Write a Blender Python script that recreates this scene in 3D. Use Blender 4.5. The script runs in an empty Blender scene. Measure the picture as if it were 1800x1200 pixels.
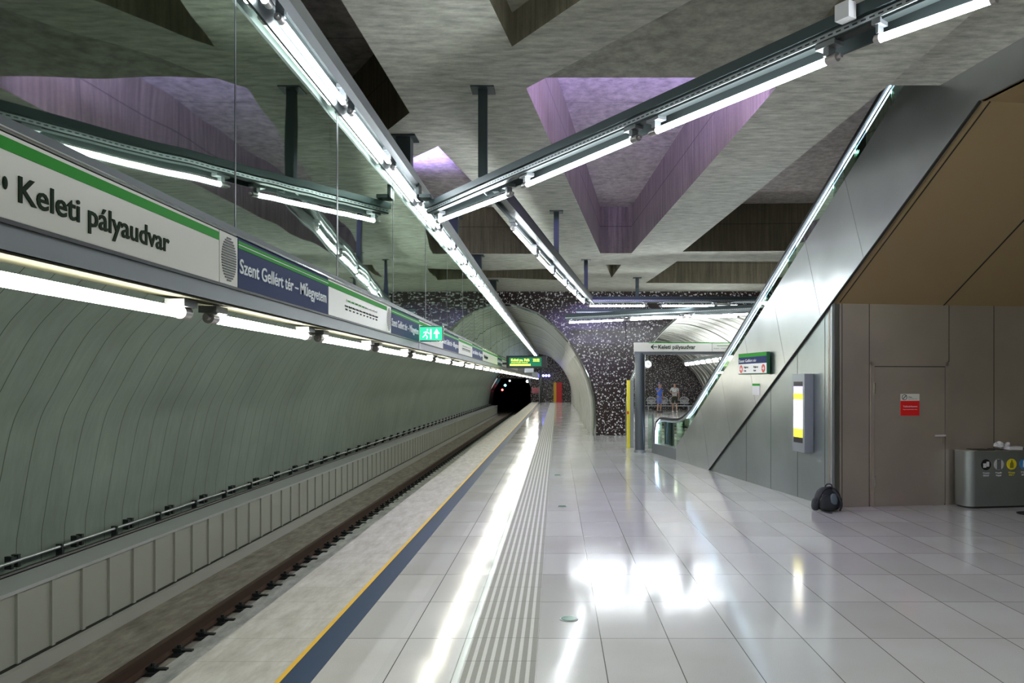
import bpy, bmesh, math, random
from mathutils import Vector, Matrix
random.seed(7)
# ------------------------------------------------------------------ camera, world, exposure
FPX = 1427.0; EYE = 1.9; PX, PY = 979.0, 672.0
cam_d = bpy.data.cameras.new('camera'); cam = bpy.data.objects.new('camera', cam_d)
bpy.context.scene.collection.objects.link(cam); bpy.context.scene.camera = cam
cam.location = (0, 0, EYE); cam.rotation_euler = (math.pi/2, 0, 0)
cam_d.sensor_width = 36; cam_d.lens = 36*FPX/1800
cam_d.shift_x = (900-PX)/1800; cam_d.shift_y = (PY-600)/1800
cam_d.clip_start = .05; cam_d.clip_end = 400
world = bpy.data.worlds.new('world'); bpy.context.scene.world = world; world.use_nodes = True
world.node_tree.nodes['Background'].inputs[0].default_value = (.75, .82, .8, 1)
world.node_tree.nodes['Background'].inputs[1].default_value = .25
vs = bpy.context.scene.view_settings
vs.view_transform = 'Standard'; vs.look = 'None'; vs.gamma = 1; vs.use_curve_mapping = False
vs.exposure = 0.95
TUBE_E = 26.0            # glow of the fluorescent tubes
def purple(loc, power, sx, sy, tilt=0, tilty=0):     # uplights that wash the ceiling recesses violet
    l = bpy.data.lights.new('recess_uplight', 'AREA'); l.shape = 'RECTANGLE'; l.size = sx; l.size_y = sy; l.energy = power; l.spread = 2.15; l.color = (.46, .36, 1)
    o = bpy.data.objects.new('recess_uplight', l); o.location = loc; o.rotation_euler = (math.pi+tilt, tilty, 0); bpy.context.scene.collection.objects.link(o)
purple((1.35, 8.3, 5.80), 430, 1.6, .4, -.72); purple((-2.9, 14.5, 5.4), 75, .6, 3.6, 0, .3)

# ------------------------------------------------------------------ positions
def ray(u, v): return Vector(((u-PX)/FPX, 1, (PY-v)/FPX))
def atz(u, v, z): d = ray(u, v); t = (z-EYE)/d.z; return Vector((d.x*t, t, z))
def aty(u, v, Y): d = ray(u, v); return Vector((d.x*Y, Y, EYE+d.z*Y))
def atx(u, v, X): d = ray(u, v); t = X/d.x; return Vector((X, t, EYE+d.z*t))
CZ = 5.17; TZ = 3.94; WY = 29.2
COR = atz(1463, 892, 0)
AZ = -math.atan((PX-746)/FPX)
SD = Vector((-math.sin(AZ), -math.cos(AZ), 0)); WD = Vector((math.cos(AZ), -math.sin(AZ), 0))
def E(s, w, z): p = COR + SD*s + WD*w; return Vector((p.x, p.y, z))
def esc(u, v, w=0):
    d = ray(u, v); t = (COR.dot(WD)+w)/Vector((d.x, d.y, 0)).dot(WD)
    return ((d*t-COR).dot(SD), EYE+d.z*t)
def dor(u, v, s=0):
    d = ray(u, v); t = (COR.dot(SD)+s)/Vector((d.x, d.y, 0)).dot(SD)
    return ((d*t-COR).dot(WD), EYE+d.z*t)

# ------------------------------------------------------------------ mesh helpers
COL = bpy.context.scene.collection
class B:
    def __init__(s): s.v = []; s.f = []
    def add(s, vs, fs):
        n = len(s.v); s.v += [Vector(v) for v in vs]; s.f += [tuple(i+n for i in f) for f in fs]; return s
    def box(s, x0, x1, y0, y1, z0, z1):
        return s.hexa([(x0,y0,z0),(x1,y0,z0),(x1,y1,z0),(x0,y1,z0)], [(x0,y0,z1),(x1,y0,z1),(x1,y1,z1),(x0,y1,z1)])
    def hexa(s, a, b):
        n = len(a)
        return s.add(list(a)+list(b), [tuple(range(n-1,-1,-1)), tuple(range(n,2*n))]+[(i,(i+1)%n,n+(i+1)%n,n+i) for i in range(n)])
    def ebox(s, s0, s1, w0, w1, z0, z1):
        return s.hexa([E(s0,w0,z0),E(s1,w0,z0),E(s1,w1,z0),E(s0,w1,z0)], [E(s0,w0,z1),E(s1,w0,z1),E(s1,w1,z1),E(s0,w1,z1)])
    def eprism(s, pts, w0, w1):           # polygon in (s,z), thickness along w
        return s.hexa([E(p[0],w0,p[1]) for p in pts], [E(p[0],w1,p[1]) for p in pts])
    def quad(s, a, b, c, d): return s.add([a,b,c,d], [(0,1,2,3)])
    def cyl(s, a, b, r, n=12, r2=None):
        a, b = Vector(a), Vector(b); d = (b-a).normalized(); r2 = r if r2 is None else r2
        u = d.orthogonal().normalized(); w = d.cross(u)
        A = [a+(u*math.cos(2*math.pi*i/n)+w*math.sin(2*math.pi*i/n))*r for i in range(n)]
        C = [b+(u*math.cos(2*math.pi*i/n)+w*math.sin(2*math.pi*i/n))*r2 for i in range(n)]
        return s.hexa(A, C)
    def tube(s, pts, r, n=8, closed=False, flat=1.0):
        pts = [Vector(p) for p in pts]; m = len(pts); rings = []; up = None
        for i, p in enumerate(pts):
            a = pts[(i-1) % m] if (closed or i > 0) else p; b = pts[(i+1) % m] if (closed or i < m-1) else p
            d = (b-a).normalized()
            if up is None: up = d.orthogonal().normalized()
            up = (up-d*up.dot(d)).normalized(); w = d.cross(up)
            rings.append([p+(up*math.cos(2*math.pi*k/n)+w*math.sin(2*math.pi*k/n)*flat)*r for k in range(n)])
        base = len(s.v); s.v += [v for R in rings for v in R]
        for i in range(m if closed else m-1):
            j = (i+1) % m
            for k in range(n): s.f.append((base+i*n+k, base+i*n+(k+1) % n, base+j*n+(k+1) % n, base+j*n+k))
        if not closed:
            s.f.append(tuple(base+k for k in range(n-1,-1,-1))); s.f.append(tuple(base+(m-1)*n+k for k in range(n)))
        return s
    def sweep(s, prof, p0, p1, up=Vector((0,0,1))):   # profile (side, up) swept from p0 to p1
        p0, p1 = Vector(p0), Vector(p1); d = (p1-p0).normalized(); side = d.cross(up).normalized()
        return s.hexa([p0+side*a+up*b for a, b in prof], [p1+side*a+up*b for a, b in prof])
    def ball(s, c, rx, ry, rz, n=12, m=8):
        c = Vector(c); base = len(s.v)
        for i in range(m+1):
            t = math.pi*i/m
            for k in range(n):
                a = 2*math.pi*k/n; s.v.append(c+Vector((rx*math.sin(t)*math.cos(a), ry*math.sin(t)*math.sin(a), rz*math.cos(t))))
        for i in range(m):
            for k in range(n): s.f.append((base+i*n+k, base+(i+1)*n+k, base+(i+1)*n+(k+1) % n, base+i*n+(k+1) % n))
        return s
    def build(s, name, mat, parent=None, smooth=False, bevel=0, **kw):
        me = bpy.data.meshes.new(name)
        off = parent['wl'] if (parent and 'wl' in parent) else (0,0,0)
        off = Vector(off)
        me.from_pydata([tuple(v-off) for v in s.v], [], s.f); me.validate()
        bm = bmesh.new(); bm.from_mesh(me); bmesh.ops.recalc_face_normals(bm, faces=bm.faces); bm.to_mesh(me); bm.free()
        if smooth:
            me.shade_smooth(); 
            try: me.set_sharp_from_angle(angle=math.radians(40))
            except Exception: pass
        me.materials.append(mat)
        o = bpy.data.objects.new(name, me); COL.objects.link(o)
        if parent:
            o.parent = parent
            if 'wl' in parent: o['wl'] = tuple(parent['wl'])
        if bevel:
            b = o.modifiers.new('bevel', 'BEVEL'); b.width = bevel; b.segments = 2; b.limit_method = 'ANGLE'
        for k, v in kw.items(): o[k] = v
        return o
def thing(name, loc, label, category, group=None, rotz=0):
    o = bpy.data.objects.new(name, None); COL.objects.link(o); o.location = loc; o.rotation_euler.z = rotz
    o.empty_display_size = .1
    o['wl'] = tuple(loc); o['label'] = label; o['category'] = category
    if group: o['group'] = group
    return o
def tag(o, label, category, group=None):
    o['label'] = label; o['category'] = category
    if group: o['group'] = group
    return o
def copy_tree(o, parent=None):
    c = o.copy(); COL.objects.link(c)
    if parent: c.parent = parent
    for ch in o.children: copy_tree(ch, c)
    return c
def text(s, mat, parent, x, y, z, w, h, rot, name='lettering', bold=0.0, align='L', **kw):
    """raised lettering: w = overall width, h = capital height; (x,y,z) = left end of the baseline"""
    cu = bpy.data.curves.new('t', 'FONT'); cu.body = s; cu.size = 1; cu.extrude = .004; cu.offset = bold; cu.resolution_u = 3
    t = bpy.data.objects.new('t', cu); COL.objects.link(t)
    bpy.context.view_layer.update()
    me = bpy.data.meshes.new_from_object(t.evaluated_get(bpy.context.evaluated_depsgraph_get()))
    bpy.data.objects.remove(t)
    xs = [v.co.x for v in me.vertices]; x0, x1 = min(xs), max(xs)
    sy = h/.70; sx = (w/(x1-x0)) if w else sy
    R = rot.to_3x3(); P = Vector((x, y, z)); off = Vector(parent['wl']) if 'wl' in parent else Vector((0,0,0))
    for v in me.vertices:
        v.co = P + R @ Vector(((v.co.x-x0)*sx, v.co.y*sy, v.co.z*.5)) - off
    me.name = name; me.materials.clear(); me.materials.append(mat)
    o = bpy.data.objects.new(name, me); COL.objects.link(o); o.parent = parent
    for k, v in kw.items(): o[k] = v
    return o
ROT_BAND = Matrix(((0,0,1),(1,0,0),(0,1,0)))          # reads along +Y, faces +X
ROT_FRONT = Matrix(((1,0,0),(0,0,-1),(0,1,0)))        # reads along +X, faces -Y
def frame_rot(xdir): xdir = xdir.normalized(); n = xdir.cross(Vector((0,0,1))); return Matrix((xdir, Vector((0,0,1)), n)).transposed()
ROT_ESC = frame_rot(SD)           # on the escalator side wall
ROT_DOOR = frame_rot(WD)          # on the door wall
def crom(pts, k=5):
    out = []; P = [pts[0]]+list(pts)+[pts[-1]]
    for i in range(1, len(P)-2):
        a, b, c, d = [Vector(q) for q in P[i-1:i+3]]
        for j in range(k):
            t = j/k; out.append(.5*((2*b)+(c-a)*t+(2*a-5*b+4*c-d)*t*t+(3*b-a-3*c+d)*t**3))
    out.append(Vector(pts[-1])); return out

# ------------------------------------------------------------------ materials
def mat(name, color=(.5,.5,.5), rough=.5, metal=0, emit=None, es=1, coat=0, spec=None):
    m = bpy.data.materials.new(name); m.use_nodes = True; p = m.node_tree.nodes['Principled BSDF']
    p.inputs['Base Color'].default_value = (*color, 1); p.inputs['Roughness'].default_value = rough; p.inputs['Metallic'].default_value = metal
    if coat: p.inputs['Coat Weight'].default_value = coat
    if spec is not None: p.inputs['Specular IOR Level'].default_value = spec
    if emit: p.inputs['Emission Color'].default_value = (*emit, 1); p.inputs['Emission Strength'].default_value = es
    return m
class N:      # terse node graph
    def __init__(s, m): s.m = m; s.t = m.node_tree; s.p = s.t.nodes['Principled BSDF']; s.c = None
    def new(s, k, **kw):
        n = s.t.nodes.new(k)
        for a, b in kw.items(): setattr(n, a, b)
        return n
    def l(s, a, b): s.t.links.new(a, b)
    def pos(s, scale=(1,1,1)):
        g = s.new('ShaderNodeNewGeometry'); mp = s.new('ShaderNodeMapping'); mp.inputs['Scale'].default_value = scale
        s.l(g.outputs['Position'], mp.inputs[0]); return mp.outputs[0]
    def noise(s, vec, scale, detail=3, rough=.5):
        n = s.new('ShaderNodeTexNoise'); n.inputs['Scale'].default_value = scale; n.inputs['Detail'].default_value = detail; n.inputs['Roughness'].default_value = rough
        s.l(vec, n.inputs['Vector']); return n.outputs[0]
    def ramp(s, fac, stops):
        r = s.new('ShaderNodeValToRGB'); e = r.color_ramp.elements
        while len(e) < len(stops): e.new(.5)
        for i, (p, c) in enumerate(stops): e[i].position = p; e[i].color = (*c, 1) if isinstance(c, tuple) else (c, c, c, 1)
        s.l(fac, r.inputs[0]); return r.outputs[0]
    def math(s, op, a, b=None, c=None):
        n = s.new('ShaderNodeMath', operation=op)
        for i, x in enumerate((a, b, c)):
            if x is None: continue
            if isinstance(x, (int, float)): n.inputs[i].default_value = x
            else: s.l(x, n.inputs[i])
        return n.outputs[0]
    def mix(s, fac, a, b, mode='MIX'):
        n = s.new('ShaderNodeMix', data_type='RGBA', blend_type=mode)
        for i, x in ((0, fac), (6, a), (7, b)):
            if isinstance(x, (int, float)): n.inputs[i].default_value = x
            elif isinstance(x, tuple): n.inputs[i].default_value = (*x, 1)
            else: s.l(x, n.inputs[i])
        return n.outputs[2]
    def bump(s, h, st, dist=.01):
        n = s.new('ShaderNodeBump'); n.inputs['Strength'].default_value = st; n.inputs['Distance'].default_value = dist
        s.l(h, n.inputs['Height']); s.l(n.outputs[0], s.p.inputs['Normal']); return n
    def xyz(s):
        g = s.new('ShaderNodeNewGeometry'); x = s.new('ShaderNodeSeparateXYZ'); s.l(g.outputs['Position'], x.inputs[0]); return x.outputs
    def line(s, coord, off, pitch, width):   # 1 on a joint line, 0 elsewhere
        f = s.math('FRACT', s.math('DIVIDE', s.math('ADD', coord, -off+pitch*200+width/2), pitch))
        return s.math('LESS_THAN', f, width/pitch)
def concrete(name, a, b, streak=(1,1,.12), lines=True):
    m = mat(name, a, .8); n = N(m)
    big = n.noise(n.pos((1,1,1)), 1.1, 6, .6); st = n.noise(n.pos(streak), 7, 5, .6); sp = n.noise(n.pos(), 26, 4, .7)
    c = n.mix(big, a, b); c = n.mix(.6, c, n.ramp(st, [(.3, .25), (.7, .85)]), 'OVERLAY')
    c = n.mix(.2, c, n.ramp(sp, [(.3, .3), (.7, .75)]), 'OVERLAY')
    if lines:
        x, y, z = n.xyz(); L = n.math('MAXIMUM', n.line(y, .9, 2.4, .018), n.line(z, .15, 1.9, .02))
        c = n.mix(n.math('MULTIPLY', L, .55), c, (.04, .035, .03))
    n.l(c, n.p.inputs['Base Color']); n.bump(sp, .25, .01); return m
M = {}
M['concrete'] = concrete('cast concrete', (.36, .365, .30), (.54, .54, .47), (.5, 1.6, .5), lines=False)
M['concrete_side'] = concrete('board marked concrete', (.15, .13, .085), (.25, .225, .16), (2.2, 2.2, .12))  # brown concrete, darkened in colour so recess sides hold less violet light
M['concrete_top'] = concrete('recess concrete', (.42, .37, .35), (.56, .51, .49))  # lightened in colour to stand in for stronger violet light
# floor tiles
def floor_mat():
    m = mat('terrazzo tiles', (.6,.6,.58), .16, spec=.36); n = N(m); x, y, z = n.xyz()
    L = n.math('MAXIMUM', n.math('MULTIPLY', n.line(x, .325, .5, .007), n.math('GREATER_THAN', x, -.7)), n.line(y, .03, 1.0, .007))
    sp = n.ramp(n.noise(n.pos(), 260, 2, .7), [(.35, .40), (.5, .56), (.66, .68)])
    cell = n.new('ShaderNodeTexWhiteNoise', noise_dimensions='2D'); cv = n.new('ShaderNodeCombineXYZ')
    n.l(n.math('FLOOR', n.math('DIVIDE', n.math('ADD', x, 99.675), .5)), cv.inputs[0]); n.l(n.math('FLOOR', n.math('ADD', y, 99.97)), cv.inputs[1]); n.l(cv.outputs[0], cell.inputs[0])
    c = n.mix(.35, sp, n.ramp(cell.outputs[0], [(0, (.40,.40,.385)), (1, (.66,.66,.64))]), 'OVERLAY')
    dirt = n.noise(n.pos(), .5, 5, .6); c = n.mix(n.ramp(dirt, [(.45, 0.0), (.8, .5)]), c, (.40, .37, .31))
    c = n.mix(L, c, (.12, .12, .10)); n.l(c, n.p.inputs['Base Color'])
    n.l(n.ramp(n.noise(n.pos(), 1.5, 4), [(.3, .08), (.7, .15)]), n.p.inputs['Roughness'])
    return m
M['floor'] = floor_mat()
def band_mat():
    m = mat('rough edge slabs', (.5,.5,.47), .55); n = N(m); x, y, z = n.xyz()
    c = n.ramp(n.noise(n.pos((1, .25, 1)), 9, 6, .7), [(.3, (.36,.35,.31)), (.7, (.60,.60,.57))])
    c = n.mix(n.math('MULTIPLY', n.line(y, .03, .5, .006), .6), c, (.15,.15,.12)); n.l(c, n.p.inputs['Base Color']); return m
M['band'] = band_mat()
def tactile_mat():
    m = mat('ribbed tactile paving', (.5,.5,.5), .6, spec=.3); n = N(m); x, y, z = n.xyz()
    L = n.line(x, -.63, .0625, .026); c = n.mix(L, (.27,.27,.24), (.56,.56,.53))
    c = n.mix(n.line(y, .03, .5, .006), c, (.1,.1,.09)); sp = n.noise(n.pos(), 200, 2); c = n.mix(.4, c, sp, 'OVERLAY')
    n.l(c, n.p.inputs['Base Color']); n.bump(L, .6, .006); return m
M['tactile'] = tactile_mat()
def speck_mat():
    m = mat('white flecked dark stone', (.03,.02,.02), .25); n = N(m)
    v = n.new('ShaderNodeTexVoronoi'); v.inputs['Scale'].default_value = 8.5; n.l(n.pos(), v.inputs['Vector'])
    w = n.new('ShaderNodeTexVoronoi'); w.inputs['Scale'].default_value = 15; n.l(n.pos(), w.inputs['Vector'])
    a = n.math('LESS_THAN', v.outputs['Distance'], .27); b = n.math('LESS_THAN', w.outputs['Distance'], .24)
    c = n.mix(n.math('MAXIMUM', a, b), (.030,.016,.016), (.62,.60,.60)); n.l(c, n.p.inputs['Base Color']); return m
M['speck'] = speck_mat()
def shell_mat(name, col, metal, rough, pitch=.485, lw=.014):
    m = mat(name, col, rough, metal); n = N(m); x, y, z = n.xyz()
    L = n.line(y, .27, pitch, lw); st = n.noise(n.pos((1, 1, 1)), .7, 5, .6); fine = n.noise(n.pos((1, 5, 1)), 2.2, 4, .6)
    c = n.mix(.5, col, n.ramp(st, [(.3, .36), (.7, .62)]), 'OVERLAY'); c = n.mix(.35, c, n.ramp(fine, [(.3, .35), (.7, .65)]), 'OVERLAY')
    c = n.mix(n.math('MULTIPLY', L, .8), c, (.02,.03,.01)); n.l(c, n.p.inputs['Base Color'])
    n.l(n.ramp(fine, [(.3, rough-.08), (.7, rough+.1)]), n.p.inputs['Roughness']); return m
M['shell'] = shell_mat('grey green wall cladding', (.29,.36,.315), .15, .5)
M['rib'] = shell_mat('ribbed aluminium lining', (.62,.62,.57), .35, .4, .9, .11)
def steel(name, col, rough, wave=1.0, streak=(.3,.3,9), metal=.95):
    m = mat(name, col, rough, metal); n = N(m)
    s = n.noise(n.pos(streak), 5, 4, .6); b = n.noise(n.pos(), .9, 3, .5)
    c = n.mix(.5, col, n.ramp(b, [(.3, .38), (.7, .6)]), 'OVERLAY'); n.l(c, n.p.inputs['Base Color'])
    n.l(n.math('ADD', n.ramp(s, [(.3, rough-.015), (.7, rough+.015)]), n.math('MULTIPLY', b, .1)), n.p.inputs['Roughness'])
    n.bump(n.math('ADD', n.math('MULTIPLY', b, 4*wave), n.math('MULTIPLY', s, .0)), .12, .03); return m
M['steel'] = steel('brushed stainless panels', (.36,.40,.405), .30, 1)
M['steel_light'] = steel('bright stainless cladding', (.57,.585,.59), .27, 1.7)
M['steel_warm'] = steel('bronze tinted steel', (.50,.44,.37), .34, 1.2, metal=.72)
M['soffit'] = mat('bronze soffit sheet', (.42,.31,.16), .45, .35)
M['seam'] = mat('dark joint', (.015,.015,.012), .7)
M['dark'] = mat('dark coated steel', (.035,.045,.045), .4, .6)
M['post'] = mat('painted dark steel', (.05,.07,.075), .45, .4)
M['alu'] = mat('anodised aluminium', (.42,.45,.47), .38, .85)
M['box'] = mat('grey sign casing', (.20,.215,.225), .42, .5)
M['chrome'] = mat('polished metal', (.75,.77,.78), .15, 1)
M['alu_bright'] = mat('bright aluminium', (.85,.85,.87), .3, .4)
M['white'] = mat('sign white', (.74,.73,.64), .35)
M['green'] = mat('line green', (.02,.33,.02), .6, spec=.2)
M['navy'] = mat('sign navy', (.012,.03,.12), .6, spec=.2)
M['letter'] = mat('dark lettering', (.012,.03,.012), .7, spec=.15)
M['letter_w'] = mat('white lettering', (.85,.88,.9), .5)
M['yellow'] = mat('yellow line', (.85,.52,.04), .45)
M['blue_strip'] = mat('dark blue strip', (.02,.05,.11), .5, spec=.3)
M['black'] = mat('black rubber', (.012,.012,.013), .45)
M['rust'] = mat('rusty rail steel', (.085,.05,.035), .6, .4)
M['bed'] = concrete('stained track concrete', (.17,.15,.12), (.36,.34,.30), (1,.3,1), lines=False)
M['bed_light'] = concrete('pale track concrete', (.30,.32,.29), (.50,.52,.49), (1,.3,1), lines=False)
def emis(name, c, s): return mat(name, (0,0,0), .5, 0, c, s)
M['tube'] = emis('lit tube', (.90, .96, 1.0), TUBE_E)
M['tube_w'] = emis('lit tube warm', (1.0, .97, .84), TUBE_E)
M['led'] = emis('handrail light strip', (.55,.72,1.0), 4.5)
M['cap'] = mat('lamp end cap', (.45,.42,.42), .3, .7)
M['screen_g'] = emis('green screen', (.0,.22,.10), .5)
M['screen_y'] = emis('lime letters', (.62,.95,.06), 2.0)
M['exit'] = emis('lit exit sign green', (.02,.55,.22), 1.3)
M['exit_w'] = emis('lit exit sign white', (.8,1,.85), 1.6)
M['purple'] = mat('purple', (.2,.1,.5))
M['red'] = mat('red sheet', (.62,.02,.02), .4)
M['orange'] = mat('orange yellow panel', (.75,.42,.03), .4)
M['brightyellow'] = mat('bright yellow panel', (.82,.72,.04), .4)
M['fabric'] = mat('black nylon', (.018,.022,.026), .7)
M['fabric_g'] = mat('grey nylon', (.10,.13,.15), .6)
M['paper'] = mat('white paper', (.72,.72,.74), .7)
M['skin'] = mat('skin', (.50,.30,.22), .6)
def glass(name, tint, refl, wav, rough=.02):
    m = bpy.data.materials.new(name); m.use_nodes = True; t = m.node_tree; t.nodes.clear()
    o = t.nodes.new('ShaderNodeOutputMaterial'); mx = t.nodes.new('ShaderNodeMixShader'); tr = t.nodes.new('ShaderNodeBsdfTransparent'); g = t.nodes.new('ShaderNodeBsdfGlossy')
    tr.inputs[0].default_value = (*tint, 1); g.inputs['Color'].default_value = (.80,.95,.80,1); g.inputs['Roughness'].default_value = rough
    lw = t.nodes.new('ShaderNodeFresnel'); lw.inputs[0].default_value = 1.5
    ad = t.nodes.new('ShaderNodeMath'); ad.operation = 'ADD'; ad.use_clamp = True; ad.inputs[1].default_value = refl
    t.links.new(lw.outputs[0], ad.inputs[0]); t.links.new(ad.outputs[0], mx.inputs[0]); t.links.new(tr.outputs[0], mx.inputs[1]); t.links.new(g.outputs[0], mx.inputs[2])
    if wav:
        geo = t.nodes.new('ShaderNodeNewGeometry'); no = t.nodes.new('ShaderNodeTexNoise'); no.inputs['Scale'].default_value = 1.1; no.inputs['Detail'].default_value = 1
        bp = t.nodes.new('ShaderNodeBump'); bp.inputs['Strength'].default_value = wav; bp.inputs['Distance'].default_value = .03
        t.links.new(geo.outputs['Position'], no.inputs['Vector']); t.links.new(no.outputs[0], bp.inputs['Height']); t.links.new(bp.outputs[0], g.inputs['Normal'])
    t.links.new(mx.outputs[0], o.inputs[0]); return m
M['glass'] = glass('smoky screen glass', (.34,.44,.34), .36, .09)
M['clear'] = glass('clear balustrade glass', (.75,.86,.80), .04, 0)
S = {'kind': 'structure'}

# ------------------------------------------------------------------ platform floor
YB, YE = -7.0, 79.0
B().box(-1.56, 14, YB, YE, -.25, 0).build('floor', M['floor'], **S)
B().box(-2.46, -1.79, YB, YE, -.25, 0).build('trim_1', M['band'], **S)
B().box(-1.79, -1.755, YB, YE, -.25, .004).build('trim_2', M['yellow'], **S)
B().box(-1.755, -1.56, YB, YE, -.25, .002).build('trim_3', M['blue_strip'], **S)
B().box(-.63, -.14, YB, 76, -.1, .004).build('trim_4', M['tactile'], **S)
B().box(-1.104, -1.098, YB, YE, -.1, .0012).build('trim_5', M['seam'], **S)
B().box(-2.48, -2.40, YB, YE, -1.3, -.02).box(-2.6, -2.48, YB, YE, -.3, -.2).build('platform_edge', M['bed_light'], **S)
# floor discs
for i, (u, v) in enumerate([(1000, 1088), (988, 890), (980, 835)]):
    p = atz(u, v, 0); t = thing('floor_marker', (p.x, p.y, 0), ['round green glass marker in the floor nearest the camera', 'small green floor marker, middle of the three beside the ribbed strip', 'farthest green floor marker beside the ribbed strip'][i], 'floor marker', 'green floor markers')
    B().cyl((p.x, p.y, 0), (p.x, p.y, .006), .075, 28).build('rim', M['alu'], t)
    B().cyl((p.x, p.y, 0), (p.x, p.y, .009), .062, 28).build('lens', mat('green glass', (.06,.22,.15), .15), t)

# ------------------------------------------------------------------ track
B().box(-5.78, -2.40, YB, 130, -1.6, -1.3).build('trackbed', M['bed'], **S)
B().box(-7.2, -5.78, 79, 126, -1.6, -1.35).build('tunnel_bed', M['bed'], **S)
B().box(-4.35, -2.6, YB, 79, -1.3, -1.255).build('trackbed_edge', M['bed_light'], **S)
def rail(x, label):
    r = thing('rail', (x, 30, -1.3), label, 'rail')
    prof = [(-.07,0),(.07,0),(.07,.018),(.012,.035),(.012,.13),(.036,.145),(.036,.18),(-.036,.18),(-.036,.145),(-.012,.13),(-.012,.035),(-.07,.018)]
    B().sweep(prof, (x, YB, -1.27), (x, 120, -1.27)).build('rail_bar', M['rust'], r)
    me = None; rest = B()
    for i in range(122):
        y = 5.2+i*.62
        def clip(b, y):
            b.box(x-.17, x+.19, y-.10, y+.10, -1.3, -1.262)
            b.box(x+.05, x+.15, y-.045, y+.045, -1.262, -1.215); b.box(x-.15, x-.05, y-.045, y+.045, -1.262, -1.215)
            b.cyl((x+.11, y, -1.215), (x+.11, y, -1.18), .022, 6); b.cyl((x-.11, y, -1.215), (x-.11, y, -1.18), .022, 6)
            b.box(x+.15, x+.27, y-.03, y+.03, -1.262, -1.235)
        if i < 98:
            if me is None:
                b = B(); clip(b, y); o = b.build('rail_clip', M['dark'], r); me = o.data; y0 = y
            else:
                o = bpy.data.objects.new('rail_clip', me); COL.objects.link(o); o.parent = r; o.location.y = y-y0
        else: clip(rest, y)
    rest.build('rail_clip_row', M['dark'], r, kind='stuff')
rail(-4.55, 'rusty running rail on the far side of the track bed')
rail(-3.12, 'rusty running rail close below the platform edge')
# trackside cable wall
def kerb():
    b = B().box(-5.88, -5.72, YB, 79, -1.3, -1.14); b.build('trackside_kerb', mat('pale kerb', (.46,.47,.45), .6), **S); B().box(-5.832, -5.79, YB, 79, -1.145, -1.125).build('kerb_joint', M['seam'], **S)
    b = B().box(-6.2, -5.83, YB, 79, -1.3, -.36)
    y = 8.76-.6*25
    while y < 79: b.box(-5.83, -5.80, y-.03, y+.03, -1.14, -.37); y += .6
    b.build('wall_trackside', mat('grey panel wall', (.42,.44,.40), .6), **S)
    b = B().box(-6.26, -5.78, YB, 79, -.36, -.32).build('trackside_coping', mat('pale coping', (.50,.52,.54), .45), **S)
    B().box(-6.62, -6.2, YB, 79, -1.3, -.5).build('cable_duct', M['dark'], **S)
kerb()
t = thing('cable_pipe', (-6.42, 30, -.3), 'pale pipe on dark brackets running along the foot of the left wall', 'pipe')
B().cyl((-6.42, YB, -.22), (-6.42, 79, -.22), .022, 10).build('pipe', M['alu'], t)
B().cyl((-6.36, YB, -.33), (-6.36, 79, -.33), .03, 8).cyl((-6.50, YB, -.40), (-6.50, 79, -.40), .035, 8).build('cable', M['black'], t)
me = None
for i in range(54):
    y = 6.6+i*1.3
    if me is None:
        o = B().box(-6.47, -6.39, y-.02, y+.02, -.5, -.185).box(-6.47, -6.43, y-.02, y+.52, -.5, -.46).box(-6.50, -6.42, y+.35, y+.40, -.3, -.15).box(-6.50, -6.42, y+.47, y+.52, -.3, -.15).box(-6.49, -6.43, y+.40, y+.47, -.2, -.17).build('bracket', M['dark'], t); me = o.data; y0 = y
    else:
        o = bpy.data.objects.new('bracket', me); COL.objects.link(o); o.parent = t; o.location.y = y-y0

# ------------------------------------------------------------------ tube shells
PL = [(-6.62,-1.3),(-6.64,-.23),(-6.60,.19),(-6.39,1.31),(-6.16,1.82),(-5.81,2.44),(-5.49,2.80),(-4.9,3.4),(-4.2,3.95),(-3.4,4.38),(-2.5,4.66)]
PR = [(-2.5,4.66),(-1.74,4.70),(-1.0,4.50),(-.41,4.19),(.41,3.37),(1.02,2.35),(1.3,1.5),(1.37,.9),(1.37,0)]
FULL = crom([(a, b, 0) for a, b in PL[:-1]+PR], 4)
LEFT = crom([(a, b, 0) for a, b in PL], 4)
def shell(name, prof, y0, y1, m, step=None, depth=.05, mirror=None, center=(-2.55, .8)):
    b = B(); ys = [y0, y1]
    if step:
        ys = []; y = y0
        while y < y1-.01: ys += [(y, 0), (y+step*.72, 0), (y+step*.74, depth), (y+step*.98, depth)]; y += step
    else: ys = [(y0, 0), (y1, 0)]
    for y, d in ys:
        for p in prof:
            v = Vector((p.x-center[0], p.y-center[1])); 
            if p.y > .1 or p.x < -3: v = v*(1+d/v.length)
            x = center[0]+v.x; z = center[1]+v.y
            b.v.append(Vector((x if mirror is None else 2*mirror-x, y, z)))
    n = len(prof)
    for i in range(len(ys)-1):
        for k in range(n-1): b.f.append((i*n+k, i*n+k+1, (i+1)*n+k+1, (i+1)*n+k))
    o = b.build(name, m, smooth=True, **S)
    return o
shell('wall_left', LEFT, YB, WY, M['shell'])
shell('tunnel_lining_left_side', LEFT, WY, 79, M['shell'])
RIGHTP = crom([(a, b, 0) for a, b in PR], 4)
shell('tunnel_lining', RIGHTP, WY, 79, M['rib'], 1.0, .14)
MX = 1.93
shell('tunnel_lining_far_platform', FULL, WY, 57, M['rib'], 1.4, .22, mirror=MX)
# ribs standing proud inside the left tube, low on its right side
b = B()
for i in range(10):
    y = WY+.6+i*1.5
    pts = [Vector((p.x-.10, y, p.y)) for p in RIGHTP if p.y < 3.1]
    b.tube(pts, .085, 8)
b.build('tunnel_hoops', M['rib'], **S)
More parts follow.
